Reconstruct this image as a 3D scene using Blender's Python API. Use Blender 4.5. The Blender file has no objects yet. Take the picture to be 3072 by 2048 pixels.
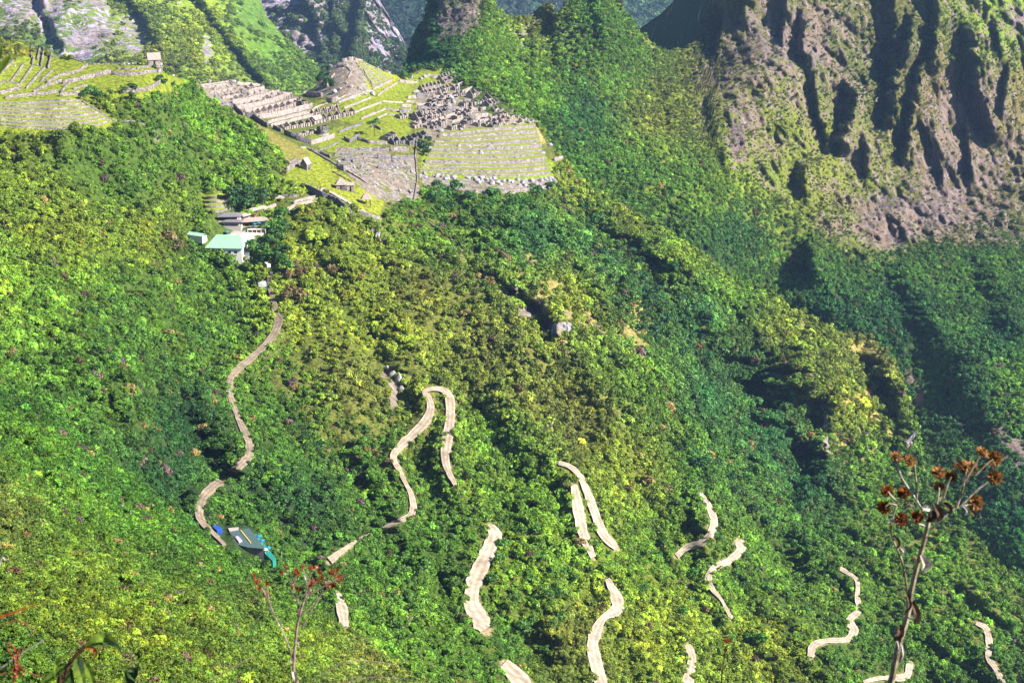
import bpy, bmesh, math, random
import numpy as np
from mathutils import Vector, Matrix

scene = bpy.context.scene
COL = scene.collection
rnd = random.Random(7)
nrs = np.random.RandomState(11)
R = math.radians

# ------------------------------------------------------------------ camera, world, sun, exposure
FPX = 5024.0                       # focal length in photo pixels (3072 wide)
PITCH = R(17.0)
cam_d = bpy.data.cameras.new('camera')
cam = bpy.data.objects.new('camera', cam_d)
COL.objects.link(cam)
cam.location = (0, 0, 0)
cam.rotation_euler = (R(90) - PITCH, 0, 0)
cam_d.sensor_width = 36.0
cam_d.lens = 36.0 * FPX / 3072.0
cam_d.clip_start = 0.2
cam_d.clip_end = 30000
cam_d.dof.use_dof = True
cam_d.dof.focus_distance = 900
cam_d.dof.aperture_fstop = 16
scene.camera = cam

SUN_DIR = Vector((0.745, -0.27, 0.60)).normalized()     # towards the sun
world = bpy.data.worlds.new('World')
scene.world = world
world.use_nodes = True
wn = world.node_tree.nodes
wl = world.node_tree.links
bg = wn['Background']
sky = wn.new('ShaderNodeTexSky')
sky.sky_type = 'NISHITA'
sky.sun_disc = False
sky.sun_elevation = math.asin(SUN_DIR.z)
sky.sun_rotation = math.atan2(SUN_DIR.x, SUN_DIR.y)
sky.altitude = 2500
sky.air_density = 1.0
sky.dust_density = 0.6
sky.ozone_density = 1.5
wl.new(sky.outputs[0], bg.inputs['Color'])
bg.inputs['Strength'].default_value = 0.058
sun_d = bpy.data.lights.new('sun', 'SUN')
sun = bpy.data.objects.new('sun', sun_d)
COL.objects.link(sun)
sun_d.energy = 5.0
sun_d.angle = R(0.5)
sun_d.color = (1.0, 0.93, 0.82)
sun.rotation_euler = SUN_DIR.to_track_quat('Z', 'Y').to_euler()
scene.view_settings.view_transform = 'Standard'
scene.view_settings.look = 'None'
scene.view_settings.gamma = 1.0
scene.view_settings.use_curve_mapping = False
scene.view_settings.exposure = 1.75
scene.render.engine = 'CYCLES'
scene.cycles.max_bounces = 5
scene.cycles.diffuse_bounces = 2
scene.cycles.transmission_bounces = 3
scene.cycles.volume_bounces = 0
scene.cycles.sample_clamp_indirect = 3.0
scene.cycles.use_adaptive_sampling = True
scene.cycles.adaptive_threshold = 0.02

# ------------------------------------------------------------------ helpers
CP, SP = math.cos(PITCH), math.sin(PITCH)
def ray(px, py):
    px = np.asarray(px, float); py = np.asarray(py, float)
    xc = (px - 1536.0) / FPX; yc = (1024.0 - py) / FPX
    dy = CP + yc * SP
    return xc / dy, (-SP + yc * CP) / dy
def unproj(px, py, D):
    a, b = ray(px, py)
    D = np.asarray(D, float)
    return np.stack([a * D, D + 0 * a, b * D], -1)
def project(P):
    P = np.asarray(P, float)
    f = P[..., 1] * CP - P[..., 2] * SP
    u = P[..., 1] * SP + P[..., 2] * CP
    return 1536 + FPX * P[..., 0] / f, 1024 - FPX * u / f

def _hash(ix, iy, iz, seed):
    h = (ix * 374761393 + iy * 668265263 + iz * 2147483647 + seed * 1274126177) & 0xffffffff
    h = ((h ^ (h >> 13)) * 1274126177) & 0xffffffff
    h = (h ^ (h >> 16)) & 0xffffffff
    h = (h * 2246822519) & 0xffffffff
    h = h ^ (h >> 15)
    return (h & 0xffffff) / float(0x800000) - 1.0
def vnoise(x, y, z, seed=0):
    xi = np.floor(x); yi = np.floor(y); zi = np.floor(z)
    fx, fy, fz = x - xi, y - yi, z - zi
    xi = xi.astype(np.int64); yi = yi.astype(np.int64); zi = zi.astype(np.int64)
    fx = fx * fx * (3 - 2 * fx); fy = fy * fy * (3 - 2 * fy); fz = fz * fz * (3 - 2 * fz)
    r = 0
    for a in (0, 1):
        wx = fx if a else 1 - fx
        for b in (0, 1):
            wy = fy if b else 1 - fy
            for c in (0, 1):
                wz = fz if c else 1 - fz
                r = r + wx * wy * wz * _hash(xi + a, yi + b, zi + c, seed)
    return r
def fbm(P, scale, octaves=4, seed=0, stretch=(1, 1, 1), gain=0.5, ridged=False):
    x = P[..., 0] / (scale * stretch[0]); y = P[..., 1] / (scale * stretch[1]); z = P[..., 2] / (scale * stretch[2])
    amp, tot, s = 1.0, 0.0, 0.0
    for o in range(octaves):
        n = vnoise(x + 17.3 * o, y + 5.1 * o, z + 9.7 * o, seed + o)
        if ridged:
            n = 1 - 2 * np.abs(n)
        s = s + amp * n; tot += amp; amp *= gain
        x = x * 2.03; y = y * 2.03; z = z * 2.03
    return s / tot

def tps_fit(pts, lin_guess=None, smooth=0.02):
    A = np.array(pts, float)
    xy = A[:, :2] / 500.0; v = A[:, 2]
    n = len(A)
    d = np.linalg.norm(xy[:, None] - xy[None], axis=-1)
    K = np.where(d > 0, d * d * np.log(d + 1e-12), 0)
    K += np.eye(n) * smooth
    Pm = np.hstack([np.ones((n, 1)), xy])
    M = np.zeros((n + 3, n + 3)); M[:n, :n] = K; M[:n, n:] = Pm; M[n:, :n] = Pm.T
    w = np.linalg.solve(M, np.concatenate([v, np.zeros(3)]))
    lo, hi = v.min(), v.max()
    def f(px, py):
        px = np.asarray(px, float) / 500.0; py = np.asarray(py, float) / 500.0
        r = w[n] + w[n + 1] * px + w[n + 2] * py
        for i in range(n):
            d2 = (px - xy[i, 0]) ** 2 + (py - xy[i, 1]) ** 2
            r = r + w[i] * 0.5 * d2 * np.log(d2 + 1e-12)
        return np.clip(r, lo * 0.9, hi * 1.08)
    return f

def in_poly(px, py, poly):
    px = np.asarray(px, float); py = np.asarray(py, float)
    r = np.zeros(np.broadcast(px, py).shape, bool)
    n = len(poly)
    for i in range(n):
        x1, y1 = poly[i]; x2, y2 = poly[(i + 1) % n]
        if y1 == y2: continue
        c = ((y1 > py) != (y2 > py)) & (px < (x2 - x1) * (py - y1) / (y2 - y1) + x1)
        r ^= c
    return r
def poly_dist(px, py, line):
    px = np.asarray(px, float); py = np.asarray(py, float)
    best = np.full(np.broadcast(px, py).shape, 1e9)
    for (x1, y1), (x2, y2) in zip([p[:2] for p in line[:-1]], [p[:2] for p in line[1:]]):
        dx, dy = x2 - x1, y2 - y1
        t = np.clip(((px - x1) * dx + (py - y1) * dy) / (dx * dx + dy * dy + 1e-9), 0, 1)
        best = np.minimum(best, np.hypot(px - x1 - t * dx, py - y1 - t * dy))
    return best
def smoothstep(a, b, x):
    t = np.clip((np.asarray(x, float) - a) / (b - a), 0, 1)
    return t * t * (3 - 2 * t)

def fold_field(px, py, folds):
    """cliff folds: (polyline from top to bottom, facet width px, amplitude m, recovery px)"""
    out = 0.0
    for line, w, A, L in folds:
        ys = np.array([p[1] for p in line], float); xs = np.array([p[0] for p in line], float)
        xl = np.interp(py, ys, xs) + 0.22 * w * (vnoise(py / 22.0, 0 * py + A, 0 * py + L, 5) + 0.6 * vnoise(py / 7.0, 0 * py + L, 0 * py + A, 6))
        tap = smoothstep(ys[0] - 40, ys[0] + 15, py) * (1 - smoothstep(ys[-1] - 15, ys[-1] + 50, py))
        du = px - xl
        w = w * 0.8
        h = np.where(du < -w / 2, 0.5 * np.exp((du + w / 2) / L),
                     np.where(du > w / 2, -0.5 * np.exp(-(du - w / 2) / L), -du / w))
        out = out + A * tap * h
    return out

def setp(o, label=None, cat=None, group=None, kind=None):
    if label: o['label'] = label
    if cat: o['category'] = cat
    if group: o['group'] = group
    if kind: o['kind'] = kind
    return o
def link(name, me, parent=None, mat=None):
    o = bpy.data.objects.new(name, me)
    COL.objects.link(o)
    if parent is not None: o.parent = parent
    if mat is not None and me is not None and not me.materials: me.materials.append(mat)
    return o
def mesh_np(name, V, F, smooth=False):
    """V (n,3) ; F (m,4) or (m,3) int array"""
    V = np.asarray(V, np.float32); F = np.asarray(F, np.int32)
    me = bpy.data.meshes.new(name)
    k = F.shape[1]
    me.vertices.add(len(V)); me.vertices.foreach_set('co', V.ravel())
    me.loops.add(F.size); me.loops.foreach_set('vertex_index', F.ravel())
    me.polygons.add(len(F))
    me.polygons.foreach_set('loop_start', np.arange(0, F.size, k, dtype=np.int32))
    if smooth: me.polygons.foreach_set('use_smooth', np.ones(len(F), bool))
    me.update(calc_edges=True)
    return me
def vattr(me, name, data, kind='FLOAT_COLOR'):
    a = me.attributes.new(name, kind, 'POINT')
    data = np.asarray(data, np.float32)
    if kind == 'FLOAT_COLOR':
        if data.shape[1] == 3: data = np.hstack([data, np.ones((len(data), 1), np.float32)])
        a.data.foreach_set('color', data.ravel())
    elif kind == 'FLOAT_VECTOR':
        a.data.foreach_set('vector', data.ravel())
    else:
        a.data.foreach_set('value', data.ravel())

# ------------------------------------------------------------------ materials
def new_mat(name, rough=0.9):
    m = bpy.data.materials.new(name); m.use_nodes = True
    b = m.node_tree.nodes['Principled BSDF']
    b.inputs['Roughness'].default_value = rough
    b.inputs['Specular IOR Level'].default_value = 0.15
    return m, m.node_tree.nodes, m.node_tree.links, b
def N(nodes, typ, **kw):
    n = nodes.new(typ)
    for k, v in kw.items(): setattr(n, k, v)
    return n
def noise_node(nodes, links, scale, detail=4, vec=None, rough=0.55):
    n = nodes.new('ShaderNodeTexNoise'); n.inputs['Scale'].default_value = scale
    n.inputs['Detail'].default_value = detail; n.inputs['Roughness'].default_value = rough
    if vec is not None: links.new(vec, n.inputs['Vector'])
    return n
def ramp(nodes, links, fac, stops):
    r = nodes.new('ShaderNodeValToRGB')
    el = r.color_ramp.elements
    while len(el) < len(stops): el.new(0.5)
    for e, (p, c) in zip(el, stops):
        e.position = p; e.color = (*c, 1) if len(c) == 3 else c
    links.new(fac, r.inputs[0])
    return r
def mixc(nodes, links, fac, a, b, mode='MIX'):
    m = nodes.new('ShaderNodeMix'); m.data_type = 'RGBA'; m.blend_type = mode
    for s, v in ((0, fac), (6, a), (7, b)):
        if isinstance(v, (int, float)): m.inputs[s].default_value = v
        elif isinstance(v, tuple): m.inputs[s].default_value = (*v, 1)
        else: links.new(v, m.inputs[s])
    return m.outputs[2]
def math_n(nodes, links, op, a, b=None, clamp=False):
    m = nodes.new('ShaderNodeMath'); m.operation = op; m.use_clamp = clamp
    for i, v in enumerate((a, b)):
        if v is None: continue
        if isinstance(v, (int, float)): m.inputs[i].default_value = v
        else: links.new(v, m.inputs[i])
    return m.outputs[0]
def bump(nodes, links, height, strength, dist, bsdf):
    b = nodes.new('ShaderNodeBump'); b.inputs['Strength'].default_value = strength
    b.inputs['Distance'].default_value = dist
    links.new(height, b.inputs['Height']); links.new(b.outputs[0], bsdf.inputs['Normal'])
    return b

def simple_mat(name, c1, c2, scale=1.0, rough=0.9, bstr=0.3, bdist=0.05, detail=5):
    m, n, l, b = new_mat(name, rough)
    tc = n.new('ShaderNodeTexCoord')
    nz = noise_node(n, l, scale, detail, tc.outputs['Object'])
    r = ramp(n, l, nz.outputs['Fac'], [(0.3, c1), (0.7, c2)])
    l.new(r.outputs[0], b.inputs['Base Color'])
    if bstr: bump(n, l, nz.outputs['Fac'], bstr, bdist, b)
    return m

def terrain_mat(name, rs=1.0, rock_dark=(0.10, 0.085, 0.09), rock_light=(0.42, 0.36, 0.37)):
    """tint attribute gives the ground cover colour, 'rock' attribute how bare it is"""
    m, n, l, b = new_mat(name, 0.95)
    g = n.new('ShaderNodeNewGeometry')
    pos = g.outputs['Position']
    at = N(n, 'ShaderNodeAttribute', attribute_name='tint')
    rk = N(n, 'ShaderNodeAttribute', attribute_name='rock')
    n1 = noise_node(n, l, 0.035 / rs, 6, pos, 0.6)
    n2 = noise_node(n, l, 0.35 / rs, 5, pos, 0.65)
    gm = n.new('ShaderNodeMix'); gm.data_type = 'RGBA'; gm.blend_type = 'MULTIPLY'; gm.inputs[0].default_value = 1.0
    rr = ramp(n, l, n2.outputs['Fac'], [(0.36, (0.4, 0.45, 0.45)), (0.62, (1.3, 1.25, 1.0))])
    l.new(at.outputs['Color'], gm.inputs[6]); l.new(rr.outputs[0], gm.inputs[7])
    mp = n.new('ShaderNodeMapping'); mp.inputs['Scale'].default_value = (1, 1, 0.14); l.new(pos, mp.inputs['Vector'])
    n3 = noise_node(n, l, 0.22 / rs, 7, mp.outputs[0], 0.68)
    n3.inputs['Distortion'].default_value = 0.2
    rock = ramp(n, l, n3.outputs['Fac'], [(0.34, rock_dark), (0.47, tuple(0.5 * (a + c) for a, c in zip(rock_dark, rock_light))), (0.56, rock_light), (0.68, tuple(min(1, c * 1.5) for c in rock_light))])
    och = mixc(n, l, ramp(n, l, n1.outputs['Fac'], [(0.45, (0, 0, 0)), (0.6, (1, 1, 1))]).outputs[0], rock.outputs[0], mixc(n, l, 0.45, rock.outputs[0], (0.17, 0.125, 0.07)))
    s = math_n(n, l, 'ADD', rk.outputs['Fac'], math_n(n, l, 'MULTIPLY', math_n(n, l, 'SUBTRACT', n3.outputs['Fac'], 0.5), 1.6))
    s2 = math_n(n, l, 'ADD', s, math_n(n, l, 'MULTIPLY', math_n(n, l, 'SUBTRACT', n1.outputs['Fac'], 0.5), 0.8))
    f = ramp(n, l, s2, [(0.47, (0, 0, 0)), (0.56, (1, 1, 1))])
    c = mixc(n, l, f.outputs[0], gm.outputs[2], och)
    l.new(c, b.inputs['Base Color'])
    hh = math_n(n, l, 'ADD', n3.outputs['Fac'], math_n(n, l, 'MULTIPLY', n2.outputs['Fac'], 0.5))
    bump(n, l, hh, 1.0, 3.0 * rs, b)
    return m

def leaf_mat(name, hue_var=0.25):
    m, n, l, b = new_mat(name, 0.6)
    b.inputs['Specular IOR Level'].default_value = 0.25
    at = N(n, 'ShaderNodeAttribute', attribute_name='tint', attribute_type='INSTANCER')
    g = n.new('ShaderNodeNewGeometry')
    n1 = noise_node(n, l, 0.45, 3, g.outputs['Position'])
    lf = N(n, 'ShaderNodeAttribute', attribute_name='leaf')
    r = ramp(n, l, n1.outputs['Fac'], [(0.35, (0.72, 0.85, 1.0)), (0.65, (1.35, 1.18, 0.8))])
    c = mixc(n, l, 1.0, at.outputs['Color'], r.outputs[0], 'MULTIPLY')
    r2 = ramp(n, l, lf.outputs['Fac'], [(0.0, (0.6, 0.68, 0.7)), (1.0, (1.45, 1.35, 1.2))])
    c = mixc(n, l, 1.0, c, r2.outputs[0], 'MULTIPLY')
    l.new(c, b.inputs['Base Color'])
    t = n.new('ShaderNodeBsdfTranslucent'); l.new(c, t.inputs['Color'])
    ms = n.new('ShaderNodeMixShader'); ms.inputs[0].default_value = 0.18
    l.new(b.outputs[0], ms.inputs[1]); l.new(t.outputs[0], ms.inputs[2])
    l.new(ms.outputs[0], n['Material Output'].inputs['Surface'])
    return m
M_LEAF = leaf_mat('leaf')
M_TERR = terrain_mat('hillside_ground', 1.0, (0.085, 0.075, 0.075), (0.22, 0.19, 0.185))
M_CLIFF = terrain_mat('granite_cliff', 1.6, (0.018, 0.014, 0.022), (0.15, 0.115, 0.115))
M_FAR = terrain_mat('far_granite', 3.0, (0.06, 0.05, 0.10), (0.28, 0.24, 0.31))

# ------------------------------------------------------------------ layers of terrain
def interp_line(pts):
    xs = np.array([p[0] for p in pts], float); ys = np.array([p[1] for p in pts], float)
    return lambda u: np.interp(u, xs, ys)

class Layer:
    def __init__(s, name, ctrl, top, x0, x1, bottom, step, noise, folds=(), damp=None, smooth=0.02, back=(9, 30, 0.8)):
        s.name = name; s.f = tps_fit(ctrl, smooth=smooth); s.top = interp_line(top); s.x0, s.x1 = x0, x1
        s.bottom = bottom; s.step = step; s.noise = noise; s.folds = folds; s.damp = damp; s.back = back
    def D(s, px, py):
        px = np.asarray(px, float); py = np.asarray(py, float)
        d = s.f(px, py)
        if len(s.folds): d = d + fold_field(px, py, s.folds)
        P = unproj(px, py, d)
        nz = s.noise(P, px, py)
        if s.damp is not None: nz = nz * s.damp(px, py)
        return d + nz
    def P(s, px, py):
        return unproj(px, py, s.D(px, py))
    def build(s, mat, tintf, rockf):
        nu = int((s.x1 - s.x0) / s.step) + 1
        U = np.linspace(s.x0, s.x1, nu)
        T = s.top(U)
        nv = int((s.bottom - T.min()) / s.step) + 1
        t = np.linspace(0, 1, nv)
        px = np.repeat(U[None], nv, 0)
        py = T[None] + (s.bottom - T[None]) * t[:, None]
        P = s.P(px, py)
        s.gridU, s.gridV, s.gridP = px, py, P
        nb, stp, drop = s.back
        # back of the ridge, falling away behind the skyline
        rows = []
        for k in range(nb, 0, -1):
            q = P[0].copy()
            dist = stp * k * (1 + 0.15 * k)
            q[:, 1] += dist; q[:, 2] -= dist * drop * min(1, 0.35 + 0.15 * k)
            q[:, 0] *= (q[:, 1] / P[0][:, 1])
            rows.append(q)
        A = np.concatenate([np.array(rows), P], 0) if nb else P
        PX = np.concatenate([np.repeat(px[:1], nb, 0), px], 0); PY = np.concatenate([np.repeat(py[:1], nb, 0), py], 0)
        h, w = A.shape[:2]
        idx = np.arange(h * w).reshape(h, w)
        F = np.stack([idx[:-1, :-1], idx[1:, :-1], idx[1:, 1:], idx[:-1, 1:]], -1).reshape(-1, 4)
        me = mesh_np(s.name, A.reshape(-1, 3), F, smooth=True)
        vattr(me, 'tint', tintf(PX.ravel(), PY.ravel()))
        vattr(me, 'rock', rockf(PX.ravel(), PY.ravel(), A.reshape(-1, 3)), 'FLOAT')
        o = link(s.name, me, None, mat)
        setp(o, kind='structure')
        return o
    def sample(s, n, densf, rs):
        """n points spread evenly over the surface, thinned by densf(px,py,P)"""
        P = s.gridP
        e1 = P[1:, :-1] - P[:-1, :-1]; e2 = P[:-1, 1:] - P[:-1, :-1]
        ar = np.linalg.norm(np.cross(e1, e2), axis=-1)
        cu = 0.5 * (s.gridU[:-1, :-1] + s.gridU[:-1, 1:]); cv = 0.5 * (s.gridV[:-1, :-1] + s.gridV[1:, :-1])
        d = densf(cu, cv, P[:-1, :-1])
        w = (ar * d).ravel()
        tot = w.sum(); c = np.cumsum(w) / tot
        k = np.searchsorted(c, rs.rand(n)); k = np.minimum(k, len(c) - 1)
        i, j = np.unravel_index(k, ar.shape)
        fu = rs.rand(n); fv = rs.rand(n)
        px = s.gridU[i, j] * (1 - fu) + s.gridU[i, j + 1] * fu
        pa = s.gridV[i, j] * (1 - fu) + s.gridV[i, j + 1] * fu
        pb = s.gridV[i + 1, j] * (1 - fu) + s.gridV[i + 1, j + 1] * fu
        py = pa * (1 - fv) + pb * fv
        return px, py, s.P(px, py), tot

def tint_field(pts, noise_amp=0.0):
    A = np.array([(p[0], p[1], *p[2]) for p in pts], float)
    def f(px, py):
        px = np.asarray(px, float); py = np.asarray(py, float)
        w = 0; s = 0
        for x, y, r, g, b in A:
            k = 1.0 / (((px - x) ** 2 + (py - y) ** 2) + 3600.0) ** 1.6
            w = w + k; s = s + k[..., None] * np.array([r, g, b])
        return s / w[..., None]
    return f

# ------------------------------------------------------------------ the mountains
# far range beyond the river
F3 = Layer('distant_range', [(900, -100, 6200), (2300, -100, 6400), (900, 300, 5200), (2300, 300, 5200), (1600, 0, 5900), (1250, 60, 5300)],
           [(900, -160), (2300, -160)], 980, 2250, 330, 12,
           lambda P, x, y: 260 * fbm(P, 500, 5, 3, (1, 1, 1.6)), back=(3, 200, 0.6))
F2 = Layer('granite_mountain', [(650, -100, 4300), (1000, -60, 4100), (1200, 150, 3900), (1240, 250, 3700), (900, 150, 3700), (1050, 230, 3500), (800, 260, 3500), (1000, 60, 3900)],
           [(600, -160), (1080, -160), (1125, -20), (1165, 45), (1205, 110), (1232, 170), (1240, 215), (1300, 330)], 640, 1290, 340, 7,
           lambda P, x, y: 150 * fbm(P, 330, 4, 21, (0.7, 1, 2.2), ridged=True) + 70 * fbm(P, 70, 4, 25, (0.7, 1, 2.5), ridged=True),
           [([(1085, -20), (1075, 70), (1050, 170)], 14, 240, 50), ([(905, -20), (950, 60), (965, 160)], 16, 120, 60), ([(1000, 0), (1000, 120)], 10, 100, 40)],
           back=(5, 120, 0.9))
F1 = Layer('green_mountain', [(-400, -150, 3300), (0, -100, 3250), (0, 150, 2900), (400, -100, 3300), (400, 150, 2900), (700, -80, 3450), (780, 40, 3350),
                              (980, 250, 3100), (700, 250, 2800), (300, 300, 2600), (-300, 300, 2600), (640, 100, 3000), (830, 200, 3050)],
           [(-500, -170), (700, -170), (765, -40), (800, 50), (860, 120), (930, 185), (985, 235), (1010, 275), (1060, 360)], -460, 1040, 380, 7,
           lambda P, x, y: 130 * fbm(P, 420, 4, 31, (0.8, 1, 1.8)) + 60 * fbm(P, 110, 5, 36, (0.8, 1, 1.8), ridged=True) * (1 - 0.6 * smoothstep(380, 640, x)),
           [([(560, -60), (640, 60), (720, 160), (800, 260)], 30, 70, 90), ([(330, -60), (420, 40), (470, 120)], 26, 60, 60), ([(100, -60), (130, 40), (180, 140)], 26, 70, 60)],
           back=(5, 100, 0.8))

# peak with the great rock wall, and the wooded foot of it that runs down to the right
H_TOP = [(1150, 262), (1205, 236), (1222, 190), (1232, 150), (1248, 105), (1268, 62), (1286, 20), (1296, -40), (1300, -130), (1440, -130), (1470, -30),
         (1490, 24), (1515, 44), (1560, 54), (1585, 52), (1612, 28), (1632, 14), (1646, 10), (1658, 22), (1664, 44), (1684, 34), (1700, 12),
         (1716, -30), (1740, -70), (1800, -80), (1850, -30), (1872, 26), (1890, 52), (1915, 92), (1940, 112), (1968, 140), (2004, 158), (2030, 150), (2054, 146),
         (2082, 126), (2104, 70), (2128, 4), (2142, -60), (2160, -150), (3500, -150)]
H_CTRL = [(1150, 260, 1850), (1240, 215, 1800), (1235, 150, 1990), (1290, 20, 2060), (1330, 100, 1900), (1400, 0, 1960), (1400, 150, 1820), (1500, 50, 1950),
          (1500, 200, 1740), (1590, 70, 1990), (1600, 300, 1660), (1640, 30, 1960), (1720, 150, 1850), (1800, -60, 1980), (1800, 150, 1800),
          (1920, 130, 1900), (2000, 170, 1960), (1850, 300, 1730), (2100, 100, 2040), (2200, 0, 2010), (2200, 250, 1830), (2500, -100, 2060),
          (2500, 200, 1930), (2500, 500, 1800), (2900, -100, 2080), (2900, 250, 1960), (2900, 600, 1840), (3250, 0, 2120), (3250, 500, 1930),
          (1700, 480, 1560), (1900, 500, 1590), (2100, 700, 1540), (2300, 650, 1650), (2440, 790, 1620), (2700, 750, 1700), (3200, 800, 1700),
          (2500, 950, 1560), (2800, 1050, 1560), (3200, 1150, 1500), (2800, 1400, 1400), (3200, 1500, 1320), (3300, 1900, 1200), (2600, 1300, 1500), (2300, 900, 1600), (3000, 1900, 1220)]
H_FOLDS = [([(2905, 90), (2918, 200), (2935, 300), (2968, 400)], 46, 75, 70), ([(2805, -60), (2802, 60), (2797, 150), (2788, 190)], 24, 55, 60),
           ([(2765, 190), (2742, 260), (2728, 340), (2712, 470)], 30, 60, 50), ([(2670, -60), (2664, 60), (2678, 170), (2664, 300), (2660, 370)], 50, 60, 60),
           ([(2552, 275), (2536, 350), (2520, 445)], 48, 75, 60), ([(2436, 225), (2450, 330), (2476, 430)], 16, 40, 40),
           ([(2402, 495), (2412, 565)], 40, 50, 45), ([(2762, 360), (2800, 440), (2822, 520)], 16, 34, 30), ([(3024, 215), (3006, 320)], 13, 34, 35),
           ([(2730, 60), (2706, 180)], 30, 55, 40), ([(2360, -60), (2352, 60), (2340, 110)], 14, 40, 50), ([(2250, -60), (2225, 60)], 14, 34, 50), ([(2170, 60), (2150, 140)], 16, 40, 40),
           ([(2400, 60), (2405, 150), (2420, 180)], 22, 40, 40), ([(2590, 420), (2600, 520)], 20, 34, 40), ([(2900, 380), (2910, 520)], 14, 36, 34), ([(2980, 60), (3000, 160)], 14, 30, 34),
           ([(1300, -40), (1285, 60), (1262, 150)], 90, 110, 90), ([(1545, 50), (1560, 120), (1610, 170)], 20, 16, 40), ([(1665, 60), (1668, 180)], 20, 20, 50),
           ([(1775, -40), (1790, 60), (1800, 140)], 26, 20, 60), ([(1590, 80), (1600, 160)], 10, 14, 30), ([(1950, 130), (1985, 260), (2010, 400)], 34, 18, 60),
           ([(2120, 300), (2150, 420), (2180, 520)], 30, 16, 70), ([(2430, 740), (2438, 820)], 26, 60, 80), ([(1890, 330), (1960, 500)], 36, 14, 90),
           ([(2680, 800), (2760, 960), (2860, 1120)], 90, 26, 140), ([(2930, 780), (3030, 1000)], 90, 26, 140), ([(2860, 1130), (2980, 1330)], 80, 24, 120)]
def cliffness(px, py):
    c = smoothstep(1960, 2120, px) * (1 - smoothstep(0, 1, (py - np.interp(px, [2000, 2200, 2400, 2560, 2700, 3072], [330, 480, 600, 740, 690, 700])) / 120.0))
    c = np.maximum(c, smoothstep(1262, 1330, px) * (1 - smoothstep(1420, 1500, px)) * (1 - smoothstep(90, 190, py + 0.55 * (px - 1330))))
    return c
def h_noise(P, x, y):
    c = cliffness(x, y)
    return (c * (16 * fbm(P, 70, 4, 41, (0.5, 0.7, 3.4), ridged=True) + 13 * fbm(P, 20, 4, 46, (0.55, 0.8, 4.0), gain=0.62, ridged=True) + 5 * np.round(2.5 * fbm(P, 34, 3, 48, (1.0, 1.0, 0.7))) / 2.5 + 18 * fbm(P, 150, 3, 58, (0.7, 1, 2.0)))
            + (1 - 0.6 * c) * (38 * fbm(P, 190, 4, 51, (0.8, 1, 1.4)) + 13 * fbm(P, 40, 3, 55)))
HP = Layer('peak', H_CTRL, H_TOP, 1160, 3460, 2150, 6, h_noise, H_FOLDS, back=(6, 26, 1.4))
# shaded flank of the peak behind the saddle
H2 = Layer('shaded_flank', [(1700, -150, 3000), (1700, 300, 2700), (1880, 150, 2560), (1950, 50, 2480), (2050, -50, 2330), (2140, 50, 2120), (2100, 200, 2150), (2200, -100, 2150), (2250, 150, 2100)],
           [(1800, 190), (1895, 104), (1930, 78), (1985, 40), (2015, 10), (2045, -30), (2100, -140), (2250, -150)], 1820, 2230, 260, 6,
           lambda P, x, y: 10 * fbm(P, 60, 4, 61, (1, 1, 2)), back=(5, 50, 0.9))

# ------------------------------------------------------------------ the ridge with the ruins and everything on our side of it
M_TOP = [(-500, 60), (-200, 100), (0, 118), (60, 124), (88, 134), (92, 150), (140, 150), (150, 168), (215, 176), (262, 188), (300, 190), (420, 192), (452, 196), (490, 212), (520, 226), (545, 238), (575, 248),
         (600, 252), (640, 252), (668, 248), (690, 246), (720, 250), (760, 254), (800, 268), (850, 280), (880, 286), (905, 284), (925, 274), (945, 262), (955, 244), (985, 214), (1003, 196), (1022, 184), (1040, 176), (1068, 178),
         (1090, 184), (1120, 198), (1150, 214), (1180, 224), (1215, 226), (1245, 214), (1300, 196), (1380, 192), (1450, 206), (1500, 224), (1528, 260), (1560, 300), (1590, 340),
         (1625, 385), (1645, 425), (1678, 462), (1700, 500), (1760, 560), (1860, 622), (1960, 680), (2060, 742), (2150, 800), (2250, 860), (2350, 915), (2450, 965),
         (2530, 1000), (2560, 1006), (2610, 1022), (2660, 1062), (2690, 1120), (2712, 1180), (2735, 1230), (2752, 1300), (2790, 1400), (2840, 1500), (2920, 1610), (3020, 1720), (3160, 1830), (3500, 1990)]
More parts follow.
